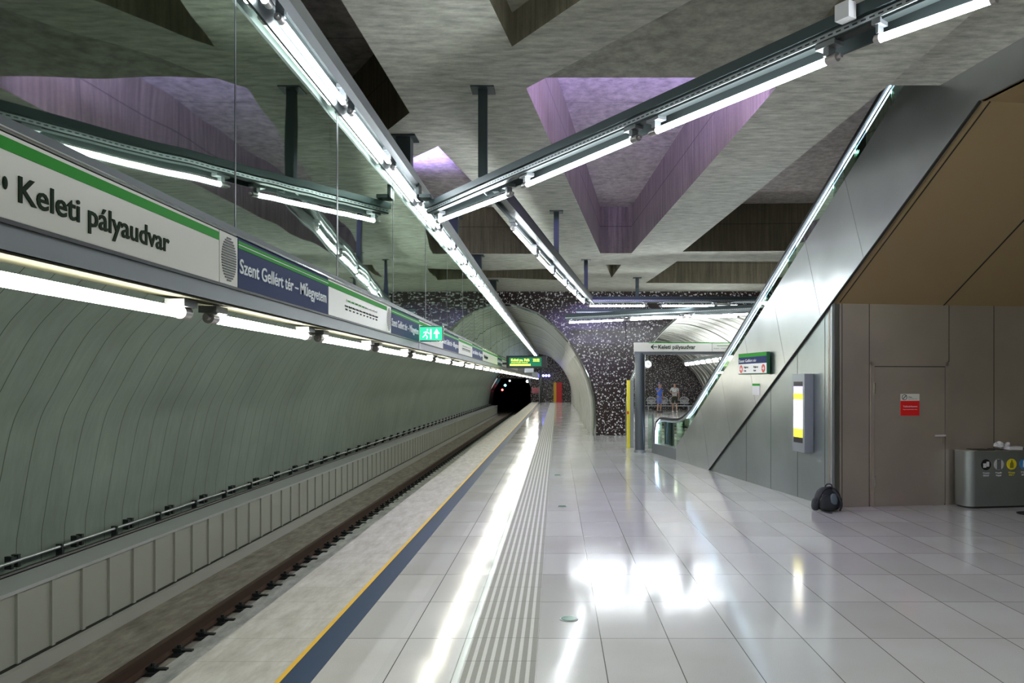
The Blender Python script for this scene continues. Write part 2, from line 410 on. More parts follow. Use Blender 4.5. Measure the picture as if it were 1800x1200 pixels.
# end wall with two arches
def arch_wall(y, t, m, x0, x1, z1, archs, name):
    b = B()
    pts = []
    for prof in archs: pts.append([(q.x, max(q.y, -1.3)) for q in prof])
    # columns: between arches and above them
    segs = []
    for pf in pts:
        for (xa, za), (xb, zb) in zip(pf[:-1], pf[1:]):
            if abs(xa-xb) < 1e-4: continue
            lo, hi = (xa, za), (xb, zb)
            if lo[0] > hi[0]: lo, hi = hi, lo
            segs.append((lo, hi))
    for lo, hi in segs:
        if (lo[1]+hi[1])/2 > .85:
            for yy in (y, y+t): b.quad((lo[0],yy,lo[1]), (hi[0],yy,hi[1]), (hi[0],yy,z1), (lo[0],yy,z1))
            b.quad((lo[0],y,lo[1]), (hi[0],y,hi[1]), (hi[0],y+t,hi[1]), (lo[0],y+t,lo[1]))
    edges = []
    for pf in pts: xs = [q[0] for q in pf if q[1] > .84]; edges.append((min(q[0] for q in pf)-.02 if name else 0, max(q[0] for q in pf)+(.0 if pf[0][0] < 0 else .02)))
    edges.sort(); cur = x0
    for a, c in edges:
        if a > cur: b.box(cur, a, y, y+t, -1.4, z1)
        cur = c
    if cur < x1: b.box(cur, x1, y, y+t, -1.4, z1)
    return b.build(name, m, **S)
MIR = [Vector((2*MX-p.x, p.y, 0)) for p in FULL]
def widen(p): return Vector((-2.55+(p.x+2.55)*1.02, .8+(p.y-.8)*1.02, 0)) if p.x < -2.45 else p
arch_wall(WY, .35, M['speck'], -9, 14, 6.6, [[widen(p) for p in FULL], MIR], 'wall_back')
trimp = [Vector((p.x, WY-.03, p.y)) for p in RIGHTP if p.y < 4.72]
B().tube(trimp, .05, 8).build('trim_6', M['chrome'], **S)
B().tube([Vector((p.x, WY-.03, p.y)) for p in MIR if p.y > 0], .05, 8).build('trim_7', M['chrome'], **S)
# ends of the two tubes
B().box(-2.55, 3, 79, 79.3, -1.4, 5).box(-7, -2.55, 79, 79.3, 2.3, 5).build('wall_platform_end', M['speck'], **S)
B().box(2, 11, 57, 57.3, -1.4, 5).build('wall_far_platform_end', M['speck'], **S)
ring = [(-2.5,-1.5),(-2.2,-.4),(-2.3,.9),(-2.9,2.2),(-4.2,2.9),(-5.7,2.4),(-6.5,1.1),(-6.7,-.4),(-6.7,-1.5)]
b = B(); n = len(ring)
for y in (79.0, 125.0): b.v += [Vector((x, y, z)) for x, z in ring]
for k in range(n-1): b.f.append((k, k+1, n+k+1, n+k))
b.f.append(tuple(range(n, 2*n)))
b.build('running_tunnel', mat('sooty tunnel lining', (.02,.022,.03), .6), **S)  # lining coloured almost black along its whole length

# ------------------------------------------------------------------ ceiling lattice
def c(u, v): p = atz(u, v, CZ); return (p.x, p.y)
H1 = [c(925,155), c(1055,445), c(1110,445), c(1325,200), c(1480,20), (2.9, 4.4), c(1212,2)]
H2 = [c(1200,442), c(1562,149.5), c(1737,0), (3.0, 3.5), (12.5, 3.5), (12.5, 19.9)]
H3 = [c(1190,459), (9, 22.0), (9, 27.0), c(1135,497), c(1150,487)]
H4 = [c(1065,465), c(1092,465), c(1075,488)]
H5 = [c(900,82), (-1.15, 3.0), (2.35, 3.7)]
H6 = [c(720,198), c(600,0), (-1.9, 1.5), (-5, 1.5), (-5, 15.2)]
H7 = [c(770,257), c(830,319), c(935,446), (-3.4, 20.6), (-3.4, 13.5)]
H8 = [c(866,475), c(975,472), c(982,492), c(880,488), (-3.4, 25.3), (-3.4, 23.9)]
def slab(name, outer, holes, z0, z1, m, ms):
    cu = bpy.data.curves.new('s', 'CURVE'); cu.dimensions = '2D'; cu.fill_mode = 'BOTH'
    for poly in [outer]+holes:
        sp = cu.splines.new('POLY'); sp.points.add(len(poly)-1)
        for q, (x, y) in zip(sp.points, poly): q.co = (x, y, 0, 1)
        sp.use_cyclic_u = True
    cu.extrude = (z1-z0)/2
    t = bpy.data.objects.new('s', cu); COL.objects.link(t); bpy.context.view_layer.update()
    me = bpy.data.meshes.new_from_object(t.evaluated_get(bpy.context.evaluated_depsgraph_get())); bpy.data.objects.remove(t)
    for v in me.vertices: v.co.z += (z0+z1)/2
    me.materials.clear(); me.materials.append(m); me.materials.append(ms); me.name = name
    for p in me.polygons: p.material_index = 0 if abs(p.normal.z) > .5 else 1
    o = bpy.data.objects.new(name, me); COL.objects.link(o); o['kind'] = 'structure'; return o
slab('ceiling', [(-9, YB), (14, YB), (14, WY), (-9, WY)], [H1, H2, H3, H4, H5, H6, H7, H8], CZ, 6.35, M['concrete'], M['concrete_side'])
B().box(-9, 14, YB, WY+.3, 6.35, 6.6).build('ceiling_upper', M['concrete_top'], **S)
# cross beam inside the big recess; shallow recess lids
yb = aty(990, 148, 9.05).y
B().hexa([(-.30,9.06,5.30),(2.45,9.06,5.30),(2.9,4.2,5.30),(1.0,6.9,5.30)], [(-.30,9.06,5.55),(2.45,9.06,5.55),(2.9,4.2,5.55),(1.0,6.9,5.55)]).build('ceiling_cross_beam', concrete('beam concrete', (.22,.22,.17), (.36,.36,.30), lines=False), **S)  # the beam's dimmer light is put into a darker concrete colour
B().box(-1.3, 2.5, 2.8, 8.2, 5.5, 5.8).build('ceiling_shallow_recess', M['concrete'], **S)
y545 = 3.55*FPX/522
B().box(3.0, 13, 3.2, y545, 5.45, 5.75).build('ceiling_over_landing', M['concrete'], **S)
# station box sides
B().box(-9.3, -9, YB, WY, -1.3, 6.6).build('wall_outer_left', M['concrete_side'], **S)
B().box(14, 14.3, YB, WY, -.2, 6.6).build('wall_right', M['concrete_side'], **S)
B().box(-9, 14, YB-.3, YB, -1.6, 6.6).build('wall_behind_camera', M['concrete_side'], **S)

# ------------------------------------------------------------------ tube lights
def tube_light(name, L, r, m, hang):
    t = bpy.data.objects.new(name, None); COL.objects.link(t); t['wl'] = (0,0,0)
    B().cyl((0,-L/2+.07,0), (0,L/2-.07,0), r, 16).build('glowing_tube', m, t, smooth=True)
    for s in (-1, 1):
        b = B().cyl((0, s*(L/2-.075), 0), (0, s*L/2, 0), r*1.18, 16).cyl((0, s*(L/2-.02), 0), (0, s*(L/2+.03), 0), r*.6, 10)
        b.build('end_cap', M['cap'], t, smooth=True)
        B().box(-r*1.3, r*1.3, s*(L/2-.06)-.02, s*(L/2-.06)+.02, r, hang).box(-r*1.8, r*1.8, s*(L/2-.06)-.07, s*(L/2-.06)+.07, hang-.035, hang).build('hanger', M['box'], t)
    return t
used = {}
ORD = ['nearest', 'second', 'third', 'fourth', 'fifth', 'sixth', 'seventh', 'eighth']
def place_tube(proto, loc, rotz, label, group, rotx=0):
    if proto.name in used: o = copy_tree(proto)
    else: o = proto; used[proto.name] = 1
    o.location = loc; o.rotation_euler = (rotx, 0, rotz); o['label'] = label; o['category'] = 'tube light'; o['group'] = group
    return o
pm = tube_light('tube_light', 1.70, .023, M['tube'], .14)
YT = []
y = 5.37-1.864*6
i = 0
while y < 76:
    k = i-6
    if y > 4: lab = ORD[k]+' tube from the camera in the long overhead trough above the glass screen' if k < 8 else 'far tube in the long overhead trough above the glass screen'
    else: lab = 'tube in the overhead trough nearly above the camera'
    place_tube(pm, (-1.84, y+.83, 4.31), 0, lab, 'tubes in the long overhead trough'); y += 1.864; i += 1
pl = tube_light('tube_light', 1.68, .026, M['tube_w'], .06)
y = 2.27-1.92*3; i = 0
while y < 76:
    k = i-3
    lab = (ORD[k]+' glowing tube from the camera under the station sign band' if k < 8 else 'far glowing tube under the station sign band') if k >= 0 else 'tube under the sign band beside the camera'
    place_tube(pl, (-1.80, y+.84, 2.235), 0, lab, 'tubes under the sign band'); y += 1.92; i += 1

# ------------------------------------------------------------------ main trough and posts
t = thing('light_trough', (-1.8, 30, 4.3), 'long dark metal lighting trough on top of the glass screen, running into the tunnel', 'light trough')
B().box(-1.91, -1.74, YB, 76, 4.45, 4.49).box(-1.93, -1.885, YB, 76, 4.235, 4.45).build('trough_back', M['dark'], t)
B().sweep([(-.025,-.06),(.025,-.03),(.025,.08),(-.025,.09)], (-1.735, YB, 4.37), (-1.735, 76, 4.37)).build('side_rail', M['alu'], t)
B().box(-1.72, -1.56, 10.0, 10.2, 4.18, 4.22).box(-1.74, -1.70, 10.0, 10.2, 4.18, 4.36).build('branch_bracket', M['dark'], t)
for i, y in enumerate((4.72, 10.85, 16.0, 20.9, 26.0)):
    t = thing('ceiling_column', (-2.03, y, 2.6), ['wide dark column right behind the glass screen closest to the camera', 'wide dark column beside the purple ceiling recess', 'dark column behind the screen under the brown recess', 'dark column behind the screen halfway along the overhead trough', 'dark column behind the screen nearest the speckled wall'][i], 'column', 'columns behind the glass screen')
    B().box(-2.13, -1.94, y-.11, y+.11, 2.645, CZ).build('shaft', M['post'], t)
    B().box(-2.2, -1.87, y-.17, y+.17, CZ-.02, CZ).build('head_plate', M['post'], t)
# diagonal troughs
def trough(p0, p1, label, side=1, seg=None):
    p0 = Vector(p0); p1 = Vector(p1); L = (p1-p0).length; mid = (p0+p1)/2
    t = thing('light_trough', mid, label, 'light trough')
    B().sweep([(-.12,.20),(.12,.20),(.12,.24),(-.12,.24)], p0, p1).sweep([(.10*side,.08),(.12*side,.08),(.12*side,.22),(.10*side,.22)], p0, p1).build('trough_back', M['dark'], t)
    B().sweep([(-.13*side,.16),(-.10*side,.16),(-.10*side,.235),(-.13*side,.235)], p0, p1).build('side_rail', M['post'], t)
    a = [(-.105*side,.115),(-.09*side,.115),(-.09*side,.15),(-.105*side,.15)]
    B().sweep(a, p0, p1).build('slotted_strip', M['alu'], t)
    d = (p1-p0).normalized(); sd = d.cross(Vector((0,0,1)))
    b = B(); x = .03
    while x < L-.05:
        q = p0+d*x
        f = -.1055*side
        b.sweep([(f-.001*side,.128),(f+.002*side,.128),(f+.002*side,.137),(f-.001*side,.137)], q, q+d*.035); x += .06
    b.build('slots', M['black'], t, kind='stuff')
    B().sweep([(.02,.10),(.09,.10),(.09,.16),(.02,.16)], p0, p1).build('cable_tray', M['dark'], t)
    return t
A0 = atz(765, 390, TZ)+Vector((0,0,0)); A1 = atz(1740, 0, TZ); dA = (A1-A0).normalized()
trough(A0-dA*.05, A1+dA*5, 'large dark diagonal lighting trough crossing the ceiling to the upper right corner', -1)
pd = tube_light('tube_light', 1.72, .024, M['tube'], .11)
def along(a, b, lab, group='tubes in the diagonal trough'):
    a = Vector(a); b = Vector(b); d = b-a; L = d.length; m = (a+b)/2
    o = place_tube(pd, m, math.atan2(-d.x, d.y), lab, group); o.scale = (1, L/1.62, 1) ; return o
LA = ['tube of the big diagonal trough touching the long overhead trough', 'second tube of the big diagonal trough, left of the purple recess', 'third tube of the big diagonal trough, in front of the purple recess', 'thick bright tube at the top right of the picture']
for (a, b_), lab in zip([((772,388),(895,342)), ((925,325),(1115,245)), ((1152,231),(1460,105)), ((1545,68),(1745,-2))], LA): along(atz(*a, TZ), atz(*b_, TZ), lab)
q = atz(1745, -2, TZ); along(q+dA*1.0, q+dA*2.7, 'tube of the diagonal trough outside the picture to the right')
o = B().box(-.035,.035,-.05,.05,-.05,.05).build('junction_box', M['paper']); o.location = tuple(atz(1486, 30, 4.10)+Vector((0,0,.03))); o.rotation_euler.z = math.atan2(-dA.x, dA.y)
tag(o, 'small white junction box on the big diagonal trough', 'junction box')
C0 = atz(862, 352, TZ); C1 = atz(1037, 540, TZ); dC = (C1-C0).normalized()
trough(C0, C1, 'dark lighting trough from the big diagonal trough back towards the speckled wall', 1)
LC = ['nearest tube of the trough leading back to the speckled wall', 'second tube of the trough leading back', 'third tube of the trough leading back', 'fourth tube of the trough leading back', 'last tube of the trough leading back']
ps = [((902,402),(940,444)), ((944,449),(971,478)), ((974,481),(994,500)), ((996,502),(1011,517)), ((1013,519),(1026,531))]
for (a, b_), lab in zip(ps, LC): along(atz(*a, TZ), atz(*b_, TZ), lab, 'tubes in the trough leading back')
def cross(y, x0, x1, tubes, lab, tl, z=TZ, y1=None):
    y1 = y if y1 is None else y1
    trough((x0, y, z), (x1, y1, z), lab, -1)
    for i, (a, b_) in enumerate(tubes):
        f = lambda x: y+(y1-y)*(x-x0)/(x1-x0)
        along((a, f(a), z), (b_, f(b_), z), tl[i], 'tubes of the far cross troughs')
g3 = lambda w: [x+' tube of the '+w for x in ('left', 'middle', 'right')]
cross(21.6, .75, 6.5, [(.85,2.35), (2.78,4.2), (4.6,6.0)], 'topmost of the far cross troughs in front of the speckled wall', g3('topmost far cross trough'))
cross(25.2, .6, 7.0, [(.75,2.2), (2.3,3.8), (4.2,5.6)], 'lower far cross trough close to the speckled wall', g3('lower far cross trough'))
cross(23.9, .3, 5.4, [(.35,1.9), (2.05,3.4), (3.6,5.2)], 'slanting cross trough lowest in front of the speckled wall', g3('slanting cross trough'), z=3.66, y1=20.6)
LP = ['thin ceiling rod carrying the big diagonal trough', 'thin ceiling post on the trough leading back', 'thin ceiling post where the cross troughs begin', 'thin short ceiling post over the far cross troughs']
for (u, v), lab in zip([(849,157), (978,372), (1030,457), (1120,488)], LP):
    p = atz(u, v, CZ); w = .05
    t = thing('ceiling_rod', (p.x, p.y, TZ+.24), lab, 'post', 'thin posts of the troughs')
    B().box(p.x-w, p.x+w, p.y-w, p.y+w, TZ+.24, CZ).build('shaft', M['post'], t)
    B().box(p.x-.13, p.x+.13, p.y-.13, p.y+.13, CZ-.015, CZ).build('ceiling_plate', M['post'], t)

for yy, zz, xs in ((2.2, 4.6, (3.2, 5.4, 7.6, 9.8)), (-2.5, 4.4, (.5, 2.7, 4.9, 7.1, 9.3))):  # unseen troughs, added to brighten the door wall
    trough((xs[0]-1, yy, zz), (xs[-1]+1, yy, zz), 'lighting trough '+('over the floor right of the camera' if yy > 0 else 'behind the camera'), 1)
    for k, x in enumerate(xs): along((x-.8, yy, zz), (x+.8, yy, zz), 'tube of the trough '+('right of the camera' if yy > 0 else 'behind the camera')+', '+ORD[k]+' from the left', 'tubes of the near hall troughs')
# ------------------------------------------------------------------ glass screen
GX = -1.90
screen = thing('glass_screen', (GX, 30, 2.66), 'long smoky glass screen standing on the sign band over the platform edge', 'glass screen')
bounds = [-6.7,-4.4,-2.1,.2,2.5,4.78,7.0,9.38,11.7,14,16.3,18.6,20.9,23.2,25.5,28.2,32,36,41,47,54,62,70]
for i in range(len(bounds)-1):
    a, b_ = bounds[i], bounds[i+1]
    k = i-4
    B().box(GX-.006, GX+.006, a+.012, b_-.012, 2.66, 4.235).build('glass_pane', M['glass'], screen)
    wd = .02 if i % 2 else .009
    B().box(GX-.03, GX+.008, b_-wd, b_+wd, 2.66, 4.235).build('mullion', M['dark'], screen)

# ------------------------------------------------------------------ sign band
SX = -1.655
t = thing('sign_casing', (SX, 30, 2.3), 'long grey metal casing carrying the station signs above the platform edge', 'sign casing')
B().hexa([(-1.95,YB,2.34),(SX,YB,2.298),(SX,YB,2.385),(SX-.01,YB,2.645),(-1.95,YB,2.645)], [(-1.95,76,2.34),(SX,76,2.298),(SX,76,2.385),(SX-.01,76,2.645),(-1.95,76,2.645)]).build('casing', M['box'], t)
B().hexa([(-1.96,YB,2.325),(SX-.008,YB,2.288),(SX-.008,YB,2.296),(-1.96,YB,2.338)], [(-1.96,76,2.325),(SX-.008,76,2.288),(SX-.008,76,2.296),(-1.96,76,2.338)]).build('underside', mat('dull olive underside', (.045,.045,.028), .8, spec=.1), t)
B().box(SX-.02, SX+.012, YB, 76, 2.375, 2.388).build('bottom_joint', M['black'], t)
B().cyl((SX+.006, YB, 2.658), (SX+.006, 76, 2.658), .008, 8).build('bright_trim', M['chrome'], t)
B().box(SX-.05, SX-.004, YB, 76, 2.645, 2.70).build('upper_frame', M['dark'], t)
def panel(y0, y1, kind, lab, n=1):
    t = thing('station_sign', (SX, (y0+y1)/2, 2.39), lab, 'sign', 'panels of the sign band')
    zb, zg, zt = 2.39, 2.594, 2.645; x = SX+.008
    face = {'white': 'white', 'navy': 'navy', 'map': 'white', 'speaker': 'white'}[kind]
    t = B().box(SX-.005, x, y0+.004, y1-.004, zb, zt).build('face', M[face], t)
    if kind in ('white', 'navy', 'map'):
        B().box(x-.002, x+.002, y0+.004, y1-.004, zg, zt-.012).build('green_stripe', M['green'], t)
        if kind == 'navy': B().box(x-.001, x+.003, y0+.004, y1-.004, zt-.034, zt-.030).build('thin_line', M['letter_w'], t)
    if kind == 'white':
        text('Keleti pályaudvar', M['letter'], t, x+.002, y0+n, zb+.062, .965, .08, ROT_BAND, bold=.012)
        B().ball((x+.002, y0+n-.06, zb+.105), .003, .012, .02).build('dot', M['letter'], t)
    if kind == 'navy':
        text('Szent Gellért tér – Műegyetem', M['letter_w'], t, x+.002, y0+.02, zb+.078, (y1-y0)-.08, .075, ROT_BAND, bold=.012)
    if kind == 'map':
        a = y0+.35*(y1-y0)-.2; e = y1-.45
        m2 = y0+.45*(y1-y0)
        B().box(x, x+.003, a, m2+.25, zb+.145, zb+.157).build('route_line', M['green'], t)
        B().box(x, x+.003, m2+.25, e, zb+.148, zb+.153).build('passed_route_line', M['box'], t)
        names = ['Keleti', 'II. János Pál', 'Rákóczi', 'Kálvin', 'Fővám', 'Szent Gellért', 'Móricz', 'Újbuda', 'Bikás', 'Kelenföld']
        bb = B(); L = (e-a)/9
        for i in range(10): bb.cyl((x+.003, a+i*L, zb+.151), (x+.006, a+i*L, zb+.151), .011, 10)
        bb.build('stops', M['white'], t)
        for i, nm in enumerate(names):
            text(nm, M['letter'], t, x+.001, a+i*L-.05, zb+.10, .09, .014, ROT_BAND, name='stop_name')
            text('tér' if i not in (0, 9) else 'állomás', M['letter'], t, x+.001, a+i*L-.035, zb+.075, .06, .014, ROT_BAND, name='stop_name')
    if kind == 'speaker':
        bb = B(); cy = (y0+y1)/2; r = .105; w = min(.09, (y1-y0)*.42)
        for i in range(17):
            z = -r+i*2*r/16; hw = w*math.sqrt(max(0, 1-(z/(r*1.04))**2))
            bb.box(x, x+.003, cy-hw, cy+hw, zb+.127+z-.0035, zb+.127+z+.0035)
        bb.build('speaker_slots', M['black'], t)
panel(0.4, 3.96, 'white', 'white Keleti pályaudvar sign with large dark letters nearest the camera', 2.08)
panel(3.96, 4.19, 'speaker', 'white panel with round slotted loudspeaker between the big white and navy signs')
panel(4.19, 5.85, 'navy', 'navy Szent Gellért tér station name sign nearest the camera')
panel(5.85, 7.86, 'map', 'white route map sign right of the nearest navy sign')
panel(7.86, 8.06, 'speaker', 'narrow slotted loudspeaker panel right of the route map')
panel(8.06, 9.7, 'navy', 'navy station name sign just before the hanging exit sign')
panel(9.7, 11.75, 'white', 'white sign panel behind the hanging exit sign', .3)
panel(11.75, 13.6, 'navy', 'small navy station name sign beyond the exit sign')
panel(13.6, 15.8, 'map', 'small white route map beyond the exit sign')
panel(15.8, 18.0, 'navy', 'navy station name sign in front of the departure display')
panel(18.0, 22.5, 'white', 'far white direction sign beside the departure display', .4)
panel(22.5, 24.3, 'navy', 'navy station name sign right at the departure display')
panel(24.3, 28, 'map', 'far route map sign beyond the departure display')
panel(28, 34, 'white', 'far white sign inside the tunnel mouth', 1)
# hanging exit sign
p0 = aty(739, 598, 9.75); p1 = aty(777, 575, 9.75)
t = thing('exit_sign', ((p0.x+p1.x)/2, 9.75, p0.z), 'small lit green exit sign with running figure and arrow jutting from the sign band', 'exit sign')
x0, x1, z0, z1 = p0.x, p1.x, p0.z, p1.z
B().box(x0-.02, x1+.02, 9.74, 9.78, z0-.015, z1+.015).build('frame', M['chrome'], t)
B().box(x0, x1, 9.733, 9.742, z0, z1).build('green_face', M['exit'], t)
w = x1-x0; h = z1-z0; yy = 9.729
b = B().box(x0+w*.72, x0+w*.80, yy, 9.734, z0+h*.15, z0+h*.6)
b.hexa([(x0+w*.62,yy,z0+h*.5),(x0+w*.9,yy,z0+h*.5),(x0+w*.76,yy,z0+h*.88)], [(x0+w*.62,9.734,z0+h*.5),(x0+w*.9,9.734,z0+h*.5),(x0+w*.76,9.734,z0+h*.88)])
b.build('arrow', M['exit_w'], t)
b = B().ball((x0+w*.34, yy, z0+h*.8), .008, .003, .01)
for a_, c_ in [((.30,.68),(.24,.42)), ((.24,.42),(.34,.28)), ((.34,.28),(.3,.1)), ((.24,.42),(.12,.22)), ((.3,.66),(.42,.5)), ((.3,.66),(.16,.58))]:
    b.cyl((x0+w*a_[0], yy, z0+h*a_[1]), (x0+w*c_[0], yy, z0+h*c_[1]), .006, 6)
b.box(x0+w*.46, x0+w*.52, yy, 9.734, z0+h*.1, z0+h*.85); b.build('running_figure', M['exit_w'], t)
B().box(x0-.03, x0-.01, 9.74, 9.78, z0-.1, z1+.03).build('bracket', M['alu'], t)
# departure display
Y = 24.5; a = aty(890, 647, Y); e = aty(961, 625, Y)
t = thing('departure_display', ((a.x+e.x)/2, Y, a.z), 'black departure display with lime green lit text hanging from the sign band', 'display')
t = B().box(a.x, e.x, Y, Y+.12, a.z, e.z).build('case', M['black'], t, bevel=.01)
W_ = e.x-a.x; H_ = e.z-a.z
B().box(a.x+.07*W_, e.x-.13*W_, Y-.01, Y+.01, a.z+.16*H_, e.z-.14*H_).build('screen', M['screen_g'], t)
text('Keleti pu. Felé', M['screen_y'], t, a.x+.12*W_, Y-.012, a.z+.56*H_, .45*W_, .2*H_, ROT_FRONT, bold=.03)
B().box(a.x+.09*W_, a.x+.6*W_, Y-.016, Y-.01, a.z+.2*H_, a.z+.34*H_).build('lime_bar', M['screen_y'], t)
text('MENETREND SZERINT', M['screen_y'], t, a.x+.12*W_, Y-.012, a.z+.42*H_, .42*W_, .06*H_, ROT_FRONT)
text('22:22', M['screen_y'], t, a.x+.66*W_, Y-.012, a.z+.55*H_, .16*W_, .2*H_, ROT_FRONT, bold=.03)
B().box(SX-.002, a.x+.01, Y+.03, Y+.09, 2.44, 2.5).build('side_arm', M['dark'], t)
t = thing('monitor', (aty(936, 660, 30).x, 30, 2.2), 'small grey camera monitor box below the departure display', 'monitor')
p = aty(922, 657, 30); q = aty(950, 649, 30)
B().box(p.x, q.x-.25, 30, 30.25, p.z+.05, q.z+.05).build('housing', M['alu'], t, bevel=.01)
B().box(q.x-.3, q.x-.1, 30, 30.2, p.z-.15, q.z-.1).build('mount', M['box'], t)
# far end of the platform
t = thing('signal_post', (aty(951, 700, 77).x, 77, 0), 'dark post with three blue lights at the platform end', 'post'); x = aty(951, 700, 77).x
B().box(x-.09, x+.09, 77, 77.2, 0, 3.3).build('shaft', M['dark'], t)
for k in range(3): B().ball((aty(955+5*k, 660, 77).x, 76.95, aty(0, 660, 77).z), .11, .05, .11).build('blue_light', emis('blue lamp', (.2,.2,1), 12), t)
B().box(x, aty(967, 660, 77).x, 77.02, 77.1, 2.5, 2.6).build('arm', M['dark'], t)
t = thing('emergency_cabinet', (aty(981, 704, 78.6).x, 78.6, 0), 'red cabinet with yellow side at the far end of the platform', 'cabinet')
p = aty(973, 704, 78.6); q = aty(988, 672, 78.6); xm = aty(978, 0, 78.6).x
B().box(p.x, xm, 78.5, 78.98, 0, q.z).build('yellow_side', M['orange'], t)
B().box(xm, q.x, 78.5, 78.98, 0, q.z).build('red_door', M['red'], t)
for (u, v, col, lab, r) in [(883, 685, (1,.05,.05), 'small red signal light in the dark running tunnel', .11), (888, 677, (.1,.6,.8), 'small cyan signal light in the dark running tunnel', .12), (896, 669, (.9,1,.95), 'small white lamp deep in the running tunnel', .09), (927, 670, (.95,1,.9), 'white oblong lamp by the running tunnel mouth', .13)]:
    p = aty(u, v, 84); o = thing('signal_lamp', p, lab, 'signal lamp')
    B().ball(p, r, .05, r).build('lens', emis('signal '+lab, col, 9), o); B().cyl((p.x, p.y+.03, p.z), (p.x, p.y+.3, p.z), r*1.3, 12).build('housing', M['black'], o)
o = B().box(aty(935,0,76).x, aty(947,0,76).x, 76, 76.1, .9, 1.4).build('warning_board', mat('dull pink board', (.35,.10,.13), .6)); tag(o, 'small pinkish warning board at the end of the platform edge', 'board')
o = B().cyl((aty(948,0,76).x, 76, 0), (aty(948,0,76).x, 76, 1.5), .04, 8).build('warning_board_post', M['alu']); tag(o, 'thin pale post holding the pinkish board', 'post')

# ------------------------------------------------------------------ escalator block
TAN = math.tan(math.radians(30))
ZS, ZD = 3.10, 4.75               # seam line / deck line heights at the corner
zs = lambda s: ZS+TAN*s
zd = lambda s: ZD+TAN*s
esc_t = thing('escalator', E(-4.5, .8, 0), 'steel clad escalator with lit handrail rising up to the right through the ceiling', 'escalator')
s_land = (5.03-ZS)/TAN
s0 = -7.66
side = [(s0, 0), (-ZS/TAN, 0), (0, ZS), (s_land, 5.03), (9, 5.03), (9, 6.1), (2.6, 6.1), (s0, zd(s0))]
# side cladding (slightly proud at its lower edge), with thin slanting joints
B().eprism(side, -.03, .05).build('side_cladding', M['steel_light'], esc_t)
b = B()
for k in range(7):
    s = s0+1.1+k*1.25
    if s > 1.2: break
    lo = max(zs(s), 0); top = (s-.55, zd(s-.55))
    b.eprism([(s-.004, lo), (s+.004, lo), (top[0]+.004, top[1]), (top[0]-.004, top[1])], -.0315, -.028)
b.build('cladding_joints', mat('soft joint', (.25,.26,.26), .5, .6), esc_t)
b = B().eprism([(-ZS/TAN, 0), (-ZS/TAN+.03, 0), (s_land, 5.03-.02), (s_land, 5.03), ], -.034, .0); b.build('lower_edge', M['seam'], esc_t)
# soffit with joints
zf = lambda s: ZS+TAN*s
W1 = 8.5
b = B()
b.hexa([E(0,0,ZS), E(s_land,0,5.03), E(s_land,W1,5.03), E(0,W1,ZS)], [E(0,0,ZS+.08), E(s_land,0,5.11), E(s_land,W1,5.11), E(0,W1,ZS+.08)])
b.ebox(s_land, 9, 0, W1, 5.03, 5.11); b.build('soffit', M['soffit'], esc_t)
b = B()
for w in (1.86, 3.7, 5.6):
    b.hexa([E(0,w-.012,ZS-.005), E(s_land,w-.012,5.025), E(s_land,w+.012,5.025), E(0,w+.012,ZS-.005)], [E(0,w-.012,ZS+.01), E(s_land,w-.012,5.04), E(s_land,w+.012,5.04), E(0,w+.012,ZS+.01)])
b.hexa([E(.03,.10,ZS+.012), E(s_land,.10,5.022), E(s_land,.115,5.022), E(.03,.115,ZS+.012)], [E(.03,.10,ZS+.03), E(s_land,.10,5.05), E(s_land,.115,5.05), E(.03,.115,ZS+.03)])
b.build('soffit_joints', M['seam'], esc_t)
# base plinth of the lower landing
B().eprism([(-9.8, 0), (s0, 0), (s0, .28), (-9.8, .26)], -.03, .35).build('landing_plinth', M['box'], esc_t)
B().ebox(-10.2, s0, .35, 1.35, 0, .03).build('comb_plate', M['alu'], esc_t)
# balustrades
hw = .10
pts = [(1152,779), (1152.5,755), (1155,741), (1160,735.5), (1168,735), (1182,737), (1193,737), (1201,733), (1209,726), (1219,714.5), (1300,582)]
hp = [esc(u, v, hw) for u, v in pts]; hp.append((hp[-1][0]+6.6, hp[-1][1]+6.6*TAN))
hp = [tuple(p) for p in hp]
def baluster(w, glass_s0=0):
    H = [E(s, w, z) for s, z in hp]
    B().tube(H, .038, 8, flat=1.0).build('handrail', M['black'], esc_t, smooth=True)
    B().tube([E(s+(.05 if i < 3 else 0), w-.012, z-.055) for i, (s, z) in enumerate(hp)], .028, 8).build('handrail_guide', M['alu'], esc_t, smooth=True)
    led = [(s, z) for s, z in hp[8:]]
    B().tube([E(s+.03, w-.030, z-.12) for s, z in led], .009, 6).build('light_strip', M['led'], esc_t)
    B().tube([E(s+.11, w-.03, z-.03) for s, z in hp[0:4]], .013, 6).build('light_strip', M['led'], esc_t)
    g = [(hp[0][0], .26), (s0, .28)] + [(s0+.0, zd(s0)-.1), (hp[-1][0], zd(hp[-1][0])-.1)] + [(s, z-.04) for s, z in reversed(hp)]
    b = B(); n = 40; poly = []
    for i in range(n+1):
        s = hp[0][0]+.02+(hp[-1][0]-hp[0][0]-.02)*i/n
        for (sa, za), (sb, zb) in zip(hp[:-1], hp[1:]):
            if sa <= s <= sb and sb > sa: zt = za+(zb-za)*(s-sa)/(sb-sa)
        lo = .25 if s < s0 else zd(s)-.3
        poly.append((s, lo, zt-.03))
    for w2 in (w-.006, w+.006):
        for p, q in zip(poly[:-1], poly[1:]): b.quad(E(p[0],w2,p[1]), E(q[0],w2,q[1]), E(q[0],w2,q[2]), E(p[0],w2,p[2]))
    b.build('glass_panel', M['clear'], esc_t)
baluster(hw)
baluster(1.25)
